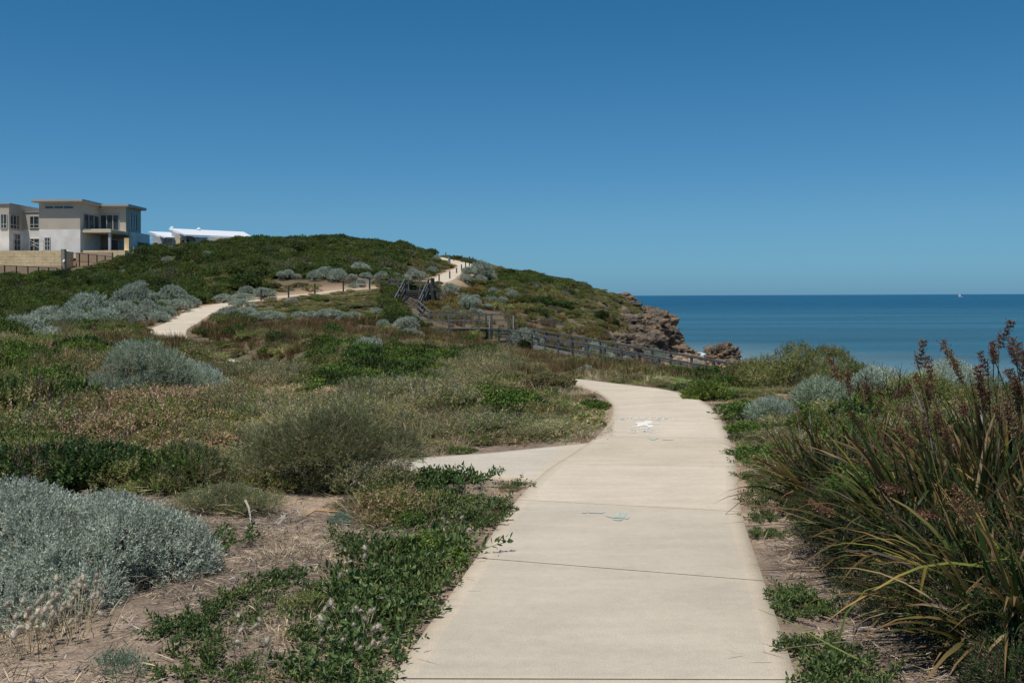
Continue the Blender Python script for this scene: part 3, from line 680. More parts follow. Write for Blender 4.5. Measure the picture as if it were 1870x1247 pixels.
w2(280.5, 288.5, 198.65, 442, 448.5); w2(295, 298, 198.65, 441.5, 448); w2(305, 313.3, 199.35, 440.5, 443.3, bars=(.5,)); w2(318.8, 322.3, 198.9, 438, 447.8); w2(331, 338, 198.9, 437.5, 447); w2(341, 357, 200.1, 436, 446, bars=(.4,))
for px_, py_ in ((314, 415.8), (363, 418)):
    w = MB(); v = Wv(px_, py_, 207.5); w.tube([v - Vector((0, 0, .9)), v - Vector((0, 0, .25))], .18, 8); w.tube([v - Vector((0, 0, .25)), v + Vector((0, 0, .05)), v + Vector((0, 0, .25))], [.5, .42, .1], 8); p2(w, 'roof_vent', M_TIN)

# ------------------------------------------------------------------ timber stairs, walkway, posts
M_TIMB = plain('weathered_timber', (.17, .165, .15), .85, .2, 0, 6, .4, c2=(.085, .085, .08), bscale=40)
M_TIMD = plain('dark_weathered_timber', (.075, .078, .072), .85, .2, .3, 8, .3)
def railrun(parent, pts, spacing, h=1.05, lower=.55, posth=1.12, down=1.2, post_t=.13, o=Vector((0, 0, 0)), first=True, ends=True):
    """pts: deck-edge points; posts and two rails as parts"""
    pts = [Vector(p) - o for p in pts]
    for i in range(len(pts) - 1):
        a, b = pts[i], pts[i + 1]; up = Vector((0, 0, 1))
        for z in (h, lower):
            m_ = MB(); m_.beam(a + up * z, b + up * z, .1 if z == h else .05, .115 if z == h else .09); m_.build('rail', M_TIMB, parent)
        n = max(1, int(round((b - a).length / spacing)))
        for k in range(0 if (first and i == 0) else 1, n + 1):
            if not ends and k == n and i == len(pts) - 2: continue
            p_ = a + (b - a) * k / n; m_ = MB(); s = post_t / 2
            m_.box(p_.x - s, p_.x + s, p_.y - s, p_.y + s, p_.z - down, p_.z + posth); m_.build('post', M_TIMB if (k + i) % 3 else M_TIMD, parent)
def deck(parent, a, b, w, o=Vector((0, 0, 0)), th=.12, name='deck'):
    a, b = Vector(a) - o, Vector(b) - o; L = (b - a).length; n = max(2, int(L / .3)); m_ = MB()
    for k in range(n):
        p_ = a + (b - a) * ((k + .04) / n); q = a + (b - a) * ((k + .94) / n); m_.beam(p_ - Vector((0, 0, th / 2)), q - Vector((0, 0, th / 2)), w, .05)
    m_.beam(a - Vector((0, 0, th + .08)), b - Vector((0, 0, th + .08)), w * .8, .14)
    return m_.build(name, M_TIMB, parent)
# long ramp to the beach
rp = tag(empty('timber_ramp', (0, 75, -1.8)), 'long railed timber ramp sloping down to the beach on the right', 'boardwalk'); o = Vector(rp.location)
A_, B_ = Vector((-.1, 75, -1.72)), Vector((10.65, 45.4, -2.7)); dd = (B_ - A_).normalized(); nn = Vector((-dd.y, dd.x, 0)).normalized() * .95
mid_ = Vector((6.2, 57.5, -2.28))
deck(rp, A_, mid_, 1.9, o); deck(rp, mid_, B_, 1.9, o)
railrun(rp, [A_ + nn, mid_ + nn, B_ + nn], 2.3, o=o); railrun(rp, [A_ - nn, mid_ - nn, B_ - nn], 2.3, o=o)
# landing deck left of the ramp
ld = tag(empty('timber_landing', (-3, 77.5, -.8)), 'level railed timber landing at the foot of the hill stairs', 'boardwalk'); o = Vector(ld.location)
L0, L1 = Vector(W(768, 596, 80.0)), Vector(W(928, 598, 77.5)); L0.z = L1.z = -.72
deck(ld, L0, L1 + Vector((.1, 0, 0)), 2.0, o)
railrun(ld, [L0 + Vector((0, -1.0, 0)), L0 + (L1 - L0) * .68 + Vector((0, -1, 0)), L0 + (L1 - L0) * .82 + Vector((0, -1.0, 0))], 2.2, o=o, h=1.0)
railrun(ld, [L0 + Vector((0, 1.0, 0)), L1 + Vector((0, 1.0, 0))], 2.1, o=o, h=1.0)
m_ = MB()
for k in range(9):
    p_ = L1 + Vector((.15, 1.0 - k * .24, 0)) - o; m_.box(p_.x - .05, p_.x + .02, p_.y - .06, p_.y + .06, p_.z - .2, p_.z + 1.05)
m_.build('slatted_screen', M_TIMB, ld)
# short steps from the landing to the ramp
st = tag(empty('timber_steps', (-.6, 76, -1.7)), 'short timber steps joining the level landing to the long ramp', 'stairs'); o = Vector(st.location)
for k in range(5):
    m_ = MB(); y_ = L1.y - 1.1 - k * .3; z_ = -.86 - k * .18
    m_.box(L1.x - 1.35 - o.x, L1.x + .35 - o.x, y_ - .15 - o.y, y_ + .13 - o.y, z_ - .05 - o.z, z_ - o.z); m_.build('tread', M_TIMB, st)
for s_ in (-1.4, .4):
    m_ = MB(); a = Vector((L1.x + s_, L1.y - 1, -.85)) - o; b = Vector((L1.x + s_, L1.y - 2.6, -1.8)) - o
    m_.beam(a, b, .06, .26); m_.build('stringer', M_TIMB, st)
    m_ = MB(); m_.beam(a + Vector((0, 0, 1.05)), b + Vector((0, 0, 1.05)), .09, .12); m_.beam(a + Vector((0, 0, .55)), b + Vector((0, 0, .55)), .05, .1); m_.build('rail', M_TIMB, st)
    for q in (a, b): m_ = MB(); m_.box(q.x - .07, q.x + .07, q.y - .07, q.y + .07, q.z - .5, q.z + 1.1); m_.build('post', M_TIMB, st)
# upper landing beside the path and the flight down from it
ul = tag(empty('timber_landing', W(750, 525, 95)), 'railed timber lookout landing beside the path at the head of the stairs', 'boardwalk'); o = Vector(ul.location)
U0, U1 = Vector(W(713, 524, 97)), Vector(W(790, 530, 94)); U0.z = U1.z = 2.35
deck(ul, U0, U1, 3.0, o)
railrun(ul, [U0 + Vector((0, 1.5, 0)), U1 + Vector((0, 1.5, 0)), U1 + Vector((0, -1.5, 0))], 1.9, o=o, h=1.0)
railrun(ul, [U0 + Vector((0, -1.5, 0)), Vector(W(746, 528, 94.5)) * 1 + Vector((0, 0, 0))], 1.5, o=o, h=1.0)
for px_ in (765, 778, 789):
    m_ = MB(); q = Vector(W(px_, 530, 93)) - o; m_.box(q.x - .08, q.x + .08, q.y - .08, q.y + .08, 2.2 - o.z - 2.0, 2.3 - o.z); m_.build('post', M_TIMD, ul)
def flight(top, bot, w, n, label):
    top, bot = Vector(top), Vector(bot); f = tag(empty('timber_stairs', bot), label, 'stairs'); o = bot
    d = bot - top; hd = Vector((d.x, d.y, 0)).normalized(); sd = Vector((-hd.y, hd.x, 0))
    for k in range(n):
        c = top + d * ((k + .5) / n) - o; m_ = MB(); m_.beam(c - sd * w / 2, c + sd * w / 2, .3, .06); m_.build('tread', M_TIMB, f)
    for s_ in (-1, 1):
        e = sd * (s_ * (w / 2 + .05)); m_ = MB(); m_.beam(top + e - o - Vector((0, 0, .1)), bot + e - o - Vector((0, 0, .1)), .07, .3); m_.build('stringer', M_TIMD, f)
        for z in (1.05, .55): m_ = MB(); m_.beam(top + e - o + Vector((0, 0, z)), bot + e - o + Vector((0, 0, z)), .09, .14); m_.build('rail', M_TIMB, f)
        for t in (0, .5, 1):
            q = top + d * t + e - o; m_ = MB(); m_.box(q.x - .08, q.x + .08, q.y - .08, q.y + .08, q.z - 1.2, q.z + 1.15); m_.build('post', M_TIMD if t else M_TIMB, f)
t1 = Vector(W(761, 532, 92.8)); t1.z = 2.3; b1 = Vector(W(742, 566, 86)); b1.z = .35
flight(t1, b1, 2.1, 11, 'steep timber flight of stairs falling from the lookout landing')
t2 = Vector(W(741, 568, 85)); t2.z = .3; b2 = Vector(W(764, 594, 81)); b2.z = -.65
flight(t2, b2, 2.0, 6, 'lower timber flight of stairs turning right down to the walkway')
# posts beside the far path
def rpost(px, pt, pb, Y, mat=M_TIMD, r=.075, label='', group='timber posts along the far path'):
    X = xx(px, Y); zt_ = W(px, pt, Y)[2]; zb_ = min(W(px, pb, Y)[2], T(X, Y)) - .1
    m_ = MB(); m_.tube([(0, 0, 0), (0, 0, zt_ - zb_ - .02), (0, 0, zt_ - zb_)], [r, r, r * .8], 8)
    me = m_.mesh('timber_post', mat); ob = link('timber_post', me, loc=(X, Y, zb_))
    return tag(ob, label, 'post', group)
ORD = ['first', 'second', 'third', 'fourth', 'fifth', 'sixth', 'seventh', 'eighth', 'ninth', 'tenth']
for k, (px, a, b) in enumerate([(477, 528, 549), (527, 522, 544), (575, 517.5, 539), (627, 512, 531)]):
    rpost(px, a, b, np.interp(px, [477, 675], [89.3, 96.3]), label=ORD[k] + ' round post from the left along the level stretch of the far path')
for k, (px, a, b, Y) in enumerate([(802, 501, 512, 106), (821.5, 495, 512, 108.5), (834, 489.5, 499, 117), (843, 483, 497.5, 121), (850.5, 477, 491, 128), (857.5, 468.5, 488, 134), (864, 469.5, 485, 138), (844, 466, 479, 144), (829, 465, 474, 150)]):
    rpost(px, a, b, Y, label=ORD[k] + ' round post counted up the steep bend of the far path')
for k, px in enumerate((762, 773, 785.5, 800, 814.5)):
    py = np.interp(px, [762, 814.5], [450.5, 461]); rpost(px, py, py + 9, 160, label=ORD[k] + ' small post from the left on the skyline of the hill', group='small posts on the skyline')
lf = tag(empty('timber_fence', W(675, 529, 96.5)), 'single rail timber fence from the path edge to the lookout landing', 'fence'); o = Vector(lf.location)
for px, pt, pb in ((675, 507, 530), (711.5, 503, 520)):
    q = Vector(W(px, pb, 96.5)); t_ = Vector(W(px, pt, 96.5)); m_ = MB(); m_.tube([q - o - Vector((0, 0, .3)), t_ - o], .08, 8); m_.build('post', M_TIMD, lf)
m_ = MB(); m_.beam(Vector(W(675, 508.5, 96.5)) - o, Vector(W(711.5, 507.5, 96.5)) - o, .07, .12); m_.build('rail', M_TIMB, lf)
# galvanised hoop barrier and small sign
hb = tag(empty('hoop_barrier', W(663, 522, 98.5)), 'galvanised hooped barrier with upright bars beside the far path', 'barrier'); o = Vector(hb.location)
q = [(651.5, 521), (651.5, 514), (652.5, 511), (655, 510), (668, 510), (672, 511), (673, 514), (673, 521)]
m_ = MB(); m_.tube([Vector(W(a, b, 98.5)) - o for a, b in q], .03, 6); m_.build('frame', M_FASC, hb)
m_ = MB()
for a in np.arange(654, 672, 2.2): m_.tube([Vector(W(a, 510.5, 98.5)) - o, Vector(W(a, 521, 98.5)) - o], .015, 4)
m_.tube([Vector(W(652, 519.5, 98.5)) - o, Vector(W(673, 519.5, 98.5)) - o], .02, 4)
m_.build('bars', M_FASC, hb)
sg_ = tag(empty('path_sign', W(820, 482, 140)), 'small pale blue sign on a post where the far path bends', 'sign'); o = Vector(sg_.location)
m_ = MB(); a = Vector(W(818, 469.5, 140)) - o; b = Vector(W(821, 479, 140)) - o; m_.box(a.x, b.x, -.02, .02, b.z, a.z); m_.build('panel', plain('sign_blue_grey', (.22, .3, .36), .6), sg_)
m_ = MB(); m_.box(b.x, b.x + .12, -.06, .06, -1, a.z + .1); m_.build('post', M_TIMD, sg_)

# ------------------------------------------------------------------ sailing boat and dinghy on the horizon
M_SAIL = plain('pale_sail', (.55, .58, .62), .8); M_HULL = plain('white_hull', (.8, .8, .8), .4)
bY = 2900.; bx = (1752.5 - CX) / F * bY; bo = Vector((bx, bY, SEA))
bt = tag(empty('sailing_boat', bo), 'tiny sailing boat with raised sails on the horizon', 'boat')
m_ = MB(); m_.hexa([(-3.6, -1, 0), (3.2, -1, 0), (3.2, 1, 0), (-3.6, 1, 0)], [(-4.6, -1.5, 2.0), (4.6, -1.5, 2.2), (4.6, 1.5, 2.2), (-4.6, 1.5, 2.0)]); m_.hexa([(-2.4, -1, 2.1), (1.5, -1, 2.1), (1.5, 1, 2.1), (-2.4, 1, 2.1)], [(-2.0, -.8, 3.0), (1.2, -.8, 3.0), (1.2, .8, 3.0), (-2.0, .8, 3.0)]); m_.build('hull', M_HULL, bt)
m_ = MB(); m_.tube([(0, 0, 2), (0, 0, 17)], [.2, .12], 6); m_.tube([(0, 0, 3.4), (-4, 0, 3.4)], .12, 6); m_.build('mast', M_FASC, bt)
m_ = MB(); m_.add([(-.2, 0, 3.6), (-3.9, .25, 3.6), (-.2, 0, 16.5), (-.2, .1, 3.6), (-3.9, .35, 3.6), (-.2, .1, 16.5)], [(0, 1, 2), (5, 4, 3), (0, 3, 4, 1), (1, 4, 5, 2), (2, 5, 3, 0)]); m_.build('mainsail', M_SAIL, bt)
m_ = MB(); m_.add([(.3, 0, 3.2), (4.3, .2, 2.6), (.2, 0, 12.5), (.3, .1, 3.2), (4.3, .3, 2.6), (.2, .1, 12.5)], [(0, 2, 1), (3, 4, 5), (0, 1, 4, 3), (1, 2, 5, 4), (2, 0, 3, 5)]); m_.build('jib', M_SAIL, bt)
bx2 = (1756 - CX) / F * 2500; d2 = tag(empty('dinghy', (bx2, 2500, SEA)), 'tiny white dinghy just right of the sailing boat', 'boat')
m_ = MB(); m_.hexa([(-1.4, -.6, 0), (1.2, -.6, 0), (1.2, .6, 0), (-1.4, .6, 0)], [(-1.8, -.9, 1.1), (2.2, -.9, 1.3), (2.2, .9, 1.3), (-1.8, .9, 1.1)]); m_.build('hull', M_HULL, d2)
m_ = MB(); m_.hexa([(-.6, -.5, 1.15), (.8, -.5, 1.2), (.8, .5, 1.2), (-.6, .5, 1.15)], [(-.4, -.4, 2.0), (.5, -.4, 2.0), (.5, .4, 2.0), (-.4, .4, 2.0)]); m_.build('cabin', M_HULL, d2)

# ------------------------------------------------------------------ rocks
m, nt, p = mat_new('weathered_limestone')
at = nt.nodes.new('ShaderNodeAttribute'); at.attribute_name = 'col'
tc = nt.nodes.new('ShaderNodeNewGeometry')
n1 = nt.nodes.new('ShaderNodeTexNoise'); n1.inputs['Scale'].default_value = 3.5; n1.inputs['Detail'].default_value = 10; n1.inputs['Roughness'].default_value = .7
nt.links.new(tc.outputs['Position'], n1.inputs['Vector'])
r_ = nt.nodes.new('ShaderNodeMapRange'); r_.inputs['From Min'].default_value = .35; r_.inputs['From Max'].default_value = .65; r_.inputs['To Min'].default_value = .45; r_.inputs['To Max'].default_value = 1.35
nt.links.new(n1.outputs[0], r_.inputs[0]); mm = nt.nodes.new('ShaderNodeVectorMath'); mm.operation = 'SCALE'
nt.links.new(at.outputs['Color'], mm.inputs[0]); nt.links.new(r_.outputs[0], mm.inputs['Scale']); nt.links.new(mm.outputs[0], p.inputs['Base Color'])
b_ = nt.nodes.new('ShaderNodeBump'); b_.inputs['Strength'].default_value = .9; b_.inputs['Distance'].default_value = .25; nt.links.new(n1.outputs[0], b_.inputs['Height']); nt.links.new(b_.outputs[0], p.inputs['Normal'])
p.inputs['Roughness'].default_value = .95; p.inputs['Specular IOR Level'].default_value = .1
M_ROCK = m
def ico(sub):
    bm = bmesh.new(); bmesh.ops.create_icosphere(bm, subdivisions=sub, radius=1)
    V = np.array([v.co[:] for v in bm.verts]); P = np.array([[v.index for v in f.verts] for f in bm.faces]); bm.free(); return V, P
ICO = {k: ico(k) for k in (3, 4, 5, 6)}
def rock(c, rad, seed, sub=5, amp=.35, strata=0.0, label='', name='rock', cat='rock', group=None, orange=.5, rz=0.):
    V, P = ICO[sub]; rad = np.array(rad, float); s = rad.max()
    Q = V * rad
    box = np.sign(V) * np.abs(V) ** .75; Q = box / np.linalg.norm(box, axis=1, keepdims=True) ** .6 * rad
    n1 = fbm(Q[:, 0] / s * 1.7, Q[:, 1] / s * 1.7, Q[:, 2] / s * 2.2, seed=seed, oct=6, gain=.6)
    ridg = 1 - np.abs(fbm(Q[:, 0] / s * 3, Q[:, 1] / s * 3, Q[:, 2] / s * 4, seed=seed + 50, oct=4, gain=.6))
    Q = Q * (1 + amp * n1 * .6 - amp * .5 * (ridg - .6))[:, None]
    n3 = 1 - np.abs(fbm(Q[:, 0] / s * 8, Q[:, 1] / s * 8, Q[:, 2] / s * 10, seed=seed + 80, oct=3, gain=.6)); Q = Q * (1 - amp * .28 * (n3 - .6))[:, None]
    if strata:
        lay = vnoise(Q[:, 2] * 1.9 + .4 * fbm(Q[:, 0] / 3, Q[:, 1] / 3, seed=seed + 9), Q[:, 0] * .06, seed=seed + 7)
        Q[:, :2] *= (1 + strata * lay)[:, None]
    w = sstep(-.2, .5, n1 + orange - .5)[:, None]; grey = np.array([.10, .084, .068]); org = np.array([.27, .185, .115])
    c_ = grey * (1 - w) + org * w
    t = sstep(.3, .9, V[:, 2])[:, None] * .6; c_ = c_ * (1 - t) + np.array([.15, .125, .10]) * t
    ob = link(name, npmesh(name, Q, [P], M_ROCK, c_), loc=c); ob.rotation_euler.z = rz
    return tag(ob, label, cat, group)
def R_(px, py, Y): return W(px, py, Y)
rock(R_(1174, 596, 149), (4.1, 6, 2.2), 1, 6, .42, .10, 'big brown layered limestone block overhanging at the tip of the headland', 'cliff', 'cliff', orange=.42)
rock(R_(1150, 606, 148), (4.6, 6, 2.3), 2, 6, .4, .08, 'dark limestone shelf left of the overhanging block on the headland', 'cliff', 'cliff', orange=.4)
rock(R_(1206, 640, 146), (3.2, 3.5, 2.8), 3, 6, .45, .05, 'orange brown cliff foot under the overhanging block', 'cliff', 'cliff', orange=.75)
rock(R_(1186, 630, 147), (1.9, 3, 1.5), 31, 5, .35, 0, 'rounded orange boulder wedged under the overhanging block', orange=.7)
rock(R_(1160, 582, 149), (3.8, 5, 1.5), 4, 6, .45, .06, 'brown limestone shoulder on the headland above the overhang', 'cliff', 'cliff', orange=.45)
rock(R_(1242, 650, 141), (2.2, 2.5, 1.3), 5, 5, .5, 0, 'broken brown rock spilling from the cliff foot onto the beach', orange=.6)
rock(R_(1256, 660, 136), (1.7, 2, .9), 6, 5, .5, 0, 'low brown rock pile between the cliff foot and the beach', orange=.55)
rock(R_(1319, 652, 121), (1.85, 1.9, 1.5), 7, 6, .5, .05, 'lone rugged brown boulder standing on the beach', orange=.5)
rock(R_(1322, 664, 119), (2.1, 1.7, .6), 8, 5, .4, 0, 'flat rock skirt at the base of the lone beach boulder', orange=.5)
rock(R_(1141, 542, 150), (1.1, 1.2, .55), 9, 4, .4, 0, 'small pale orange rock on the crest against the sea', orange=.95)
rock(R_(1152, 546.5, 149), (.8, 1, .45), 10, 4, .4, 0, 'small pinkish rock just right of the pale crest rock', orange=.95)
rock(R_(1155, 556, 147), (1.3, 1.2, .6), 11, 5, .4, 0, 'grey speckled outcrop just below the crest rocks', orange=.5)
rock(R_(1080, 561, 138), (1.5, 1.2, .4), 12, 5, .5, 0, 'long pale rock ledge above the dark green bush on the headland', orange=.45)
rock(R_(1064, 566, 136), (.6, .8, .6), 13, 4, .4, 0, 'dark rock at the left end of the pale ledge', orange=.6)
rock(R_(1138, 592, 141), (1.6, 1.5, .8), 14, 5, .5, 0, 'pitted pale outcrop right of the dark green bush', orange=.5)
rock(R_(1150, 571, 144), (1.2, 1.2, .6), 15, 5, .5, 0, 'brown outcrop in the middle of the headland slope', orange=.5)
rock(R_(1182, 567, 149), (1.3, 1.3, .6), 16, 5, .5, 0, 'grey outcrop on the skyline above the overhanging block', orange=.5)
rock(R_(1115, 616, 138), (2.4, 2, .8), 17, 5, .4, 0, 'pinkish rock slab behind the middle of the ramp rail', orange=.7)
for k, (px, py, Y, r) in enumerate([(944, 582, 100, .9), (962, 587, 98, .8), (978, 590, 97, .9), (1020, 588, 104, .7), (1004, 545, 118, .35), (1045, 590, 106, .8), (952, 578, 104, .6), (990, 596, 95, .8), (1033, 560, 118, .5)]):
    rock(R_(px, py, Y), (r * 1.3, r, r * .5), 70 + k, 4, .5, 0, 'pinkish rock in the eroded bank behind the ramp, number-less among its like' if 0 else 'pinkish brown rock in the eroded bank behind the ramp', 'rock', 'rock', 'rocks in the eroded bank', orange=.85)
for k, (px, py, Y, r) in enumerate([(1146, 618, 134, 1.2), (1163, 628, 131, 1.3), (1178, 640, 128, 1.1), (1130, 606, 137, .9), (1172, 610, 138, 1.2), (1196, 648, 126, .9), (1150, 636, 124, .9), (1128, 628, 126, .8), (1210, 655, 124, .8), (1106, 600, 137, .7), (1190, 628, 134, 1.2)]):
    rock(R_(px, py, Y), (r * 1.5, r * 1.3, r * .7), 120 + k, 5, .5, .05, 'dark weathered rock in the broken slope under the headland ledges', 'rock', 'rock', 'rocks in the broken slope of the headland', orange=.45)
for k in range(30):
    px, py = rng.uniform(1120, 1204), rng.uniform(578, 645)
    x, y, z = cast(px, py); r = rng.uniform(.7, 1.9) * (1.2 if px > 1165 else .7)
    if y > 160: continue
    rock((x, y, z - r * .15), (r * 1.5, r * 1.2, r * .75), 220 + k, 5, .55, .07, 'dark craggy ledge among the rocks of the headland face', 'rock', 'rock', 'craggy ledges of the headland face', orange=rng.uniform(.3, .6), rz=rng.uniform(0, 3))
# loose stones on the beach
SV, SP = ICO[3]; Vs, Ps, Cs = [], [], []; b = 0
for k in range(420):
    px = rng.uniform(1190, 1400); y = rng.uniform(95, 140); x = xx(px, y); z = float(Hraw(np.array([x]), np.array([y]))[0])
    if z < -7.0: continue
    r = .08 + .35 * rng.random() ** 3 + (.2 * rng.random() if px < 1300 else 0)
    q = SV * r * rng.uniform(.6, 1.2, 3); q = q * (1 + .25 * vnoise(SV[:, 0] * 2 + k, SV[:, 1] * 2, SV[:, 2] * 2, seed=5))[:, None]
    Vs.append(q + np.array([x, y, T(x, y) + r * .2])); Ps.append(SP + b); b += len(SV); Cs.append(np.repeat(np.array([[.36, .25, .17]]) * rng.uniform(.6, 1.2), len(SV), 0))
tag(link('beach_stones', npmesh('beach_stones', np.concatenate(Vs), [np.concatenate(Ps)], M_ROCK, np.concatenate(Cs))), 'loose brown stones scattered over the sand of the beach', 'stones', kind='stuff')
#PART3
# ------------------------------------------------------------------ foliage builders
def frames(D, rng, roll=True):
    """orthonormal bases whose z axis is D"""
    D = D / np.linalg.norm(D, axis=1, keepdims=True)
    a = np.cross(D, np.array([0.3, 0.2, 1.0])); a /= np.linalg.norm(a, axis=1, keepdims=True) + 1e-9
    b = np.cross(D, a)
    t = rng.uniform(0, 2 * np.pi, len(D)) if roll else np.zeros(len(D))
    c, s = np.cos(t)[:, None], np.sin(t)[:, None]
    x = a * c + b * s; y = -a * s + b * c
    return np.stack([x, y, D], -1)                                   # columns
def leaf_quads(P, D, N, L, Wd, droop=.0, shape=.45):
    """diamond leaves: base P, direction D, side S"""
    D = D / (np.linalg.norm(D, axis=1, keepdims=True) + 1e-9)
    S = np.cross(D, N); S /= np.linalg.norm(S, axis=1, keepdims=True) + 1e-9
    L = np.asarray(L)[:, None]; Wd = np.asarray(Wd)[:, None]
    U = np.cross(S, D)
    m_ = P + D * L * shape + U * L * .06; t = P + D * L - U * L * droop
    V = np.stack([P, m_ + S * Wd / 2, t, m_ - S * Wd / 2], 1).reshape(-1, 3)
    return V, np.arange(len(V)).reshape(-1, 4)
def sprig(n, L, leafL, leafW, spread, rng, taper=.5, droop=.1):
    """leaf bases, directions and sides along a unit sprig of length L pointing +z"""
    t = (np.arange(n) + rng.uniform(0, .6, n)) / n
    az = np.arange(n) * 2.4 + rng.uniform(0, 6.28)
    P = np.stack([np.zeros(n), np.zeros(n), t * L], -1) + rng.normal(0, L * .04, (n, 3))
    sp = spread * (1.15 - .8 * t) + rng.normal(0, .12, n)
    D = np.stack([np.cos(az) * np.sin(sp), np.sin(az) * np.sin(sp), np.cos(sp)], -1)
    N = np.stack([-np.sin(az) * .3, np.cos(az) * .3, np.ones(n)], -1) + rng.normal(0, .35, (n, 3))
    s = (1 - taper * t) * rng.uniform(.75, 1.2, n)
    return leaf_quads(P, D, N, leafL * s, leafW * s, droop)
def lobes_pts(lobes, n, rng, depth=.3, low=-.15):
    lobes = [np.array(l, float) for l in lobes]; wts = np.array([l[3] * l[4] + l[3] * l[5] + l[4] * l[5] for l in lobes]); wts /= wts.sum()
    out, nor = [], []
    tot = 0
    while tot < n:
        k = rng.choice(len(lobes), n * 2, p=wts); A = np.array(lobes)[k]
        d = rng.normal(0, 1, (n * 2, 3)); d /= np.linalg.norm(d, axis=1, keepdims=True)
        keep = d[:, 2] > low; d = d[keep]; A = A[keep]
        r = 1 - depth * rng.random(len(d)) ** 2
        P = A[:, :3] + d * A[:, 3:6] * r[:, None]; N = d / A[:, 3:6]; N /= np.linalg.norm(N, axis=1, keepdims=True)
        inside = np.zeros(len(P), bool)
        for l in lobes:
            q = (P - l[:3]) / l[3:6]; inside |= (np.einsum('ij,ij->i', q, q) < (1 - depth - .02) ** 2)
        ok = ~inside & (P[:, 2] > 0.0)
        out.append(P[ok]); nor.append(N[ok]); tot += ok.sum()
    return np.concatenate(out)[:n], np.concatenate(nor)[:n]
def foliage(name, lobes, n, spr, cols, rng, up=.5, jit=.35, scale=(.8, 1.2), depth=.3, low=-.15, mat=None, tipc=None, noise=.25, nsc=4.):
    """scatter sprigs over lumpy lobes. spr: list of (V,Q); cols: list of colours with weights"""
    P, N = lobes_pts(lobes, n, rng, depth, low)
    D = N * (1 - up) + np.array([0, 0, up]) + rng.normal(0, jit, P.shape)
    B = frames(D, rng); s = rng.uniform(*scale, len(P))
    cc = np.array([c for c, w in cols]); w = np.array([w for c, w in cols], float); w /= w.sum()
    pick = rng.choice(len(cc), len(P), p=w)
    pn = vnoise(P[:, 0] * nsc, P[:, 1] * nsc, P[:, 2] * nsc, seed=int(rng.integers(999)))
    base = cc[pick] * (1 + noise * pn)[:, None] * rng.uniform(.85, 1.15, len(P))[:, None]
    Vs, Qs, Cs, off = [], [], [], 0
    which = rng.integers(0, len(spr), len(P))
    for i, (SV_, SQ) in enumerate(spr):
        m_ = which == i; k = m_.sum()
        if not k: continue
        V = np.einsum('kij,vj->kvi', B[m_], SV_) * s[m_][:, None, None] + P[m_][:, None]
        nv = len(SV_); nq = len(SQ)
        q = SQ[None] + (np.arange(k) * nv)[:, None, None] + off
        lj = rng.uniform(.8, 1.2, (k, nv // 4)); lj = np.repeat(lj, 4, 1)
        c = base[m_][:, None] * lj[..., None]
        Vs.append(V.reshape(-1, 3)); Qs.append(q.reshape(-1, 4)); Cs.append(c.reshape(-1, 3)); off += k * nv
    return npmesh(name, np.concatenate(Vs), [np.concatenate(Qs)], mat or M_LEAF, np.clip(np.concatenate(Cs), 0, 1))
def blades(name, base, D, L, Wd, cols, rng, seg=4, bend=.5, mat=None, tip=None, fold=.0, kink=0.0):
    """curved tapering strips. base (n,3), D start direction, L length"""
    n = len(base); D = D / np.linalg.norm(D, axis=1, keepdims=True)
    side = np.cross(D, np.array([0, 0, 1.0]) + rng.normal(0, .3, (n, 3))); side /= np.linalg.norm(side, axis=1, keepdims=True) + 1e-9
    b_ = bend * rng.uniform(.4, 1.6, n)
    kk = np.where(rng.random(n) < kink, rng.integers(1, seg, n), -1)
    P = base.copy(); V = []; d = D.copy()
    for i in range(seg + 1):
        t = i / seg; w = Wd * (1.0 if t < .5 else (1 - (t - .5) * 2) ** .8 + .02) * (.75 + .25 * min(1, t * 4))
        up = np.cross(side, d)
        if fold: V.append(np.stack([P + side * w[:, None] / 2 + up * w[:, None] * fold, P, P - side * w[:, None] / 2 + up * w[:, None] * fold], 1))
        else: V.append(np.stack([P + side * w[:, None] / 2, P - side * w[:, None] / 2], 1))
        g = b_ * (.4 + 1.4 * t) / seg
        d = d + np.array([0, 0, -1.0]) * g[:, None]
        d = np.where((kk == i)[:, None], d * np.array([1, 1, -.2]) + np.array([0, 0, -.35]) + rng.normal(0, .15, (n, 3)), d)
        d /= np.linalg.norm(d, axis=1, keepdims=True); P = P + d * (L / seg)[:, None]
    V = np.stack(V, 1); w_ = V.shape[2]                               # n, seg+1, w, 3
    ix = np.arange(n * (seg + 1) * w_).reshape(n, seg + 1, w_)
    Q = np.concatenate([np.stack([ix[:, :-1, j], ix[:, :-1, j + 1], ix[:, 1:, j + 1], ix[:, 1:, j]], -1).reshape(-1, 4) for j in range(w_ - 1)])
    cc = np.array([c for c, w in cols]); w = np.array([w for c, w in cols], float); w /= w.sum()
    c = cc[rng.choice(len(cc), n, p=w)] * rng.uniform(.75, 1.25, n)[:, None]
    C = np.repeat(np.repeat(c[:, None, None], seg + 1, 1), w_, 2)
    if tip is not None:
        tf = (np.clip(np.linspace(-.9, 1, seg + 1), 0, 1))[None, :, None, None] * (rng.random(n) < .6)[:, None, None, None]
        C = C * (1 - tf) + np.array(tip) * tf
    return npmesh(name, V.reshape(-1, 3), [Q], mat or M_LEAF, np.clip(C.reshape(-1, 3), 0, 1))
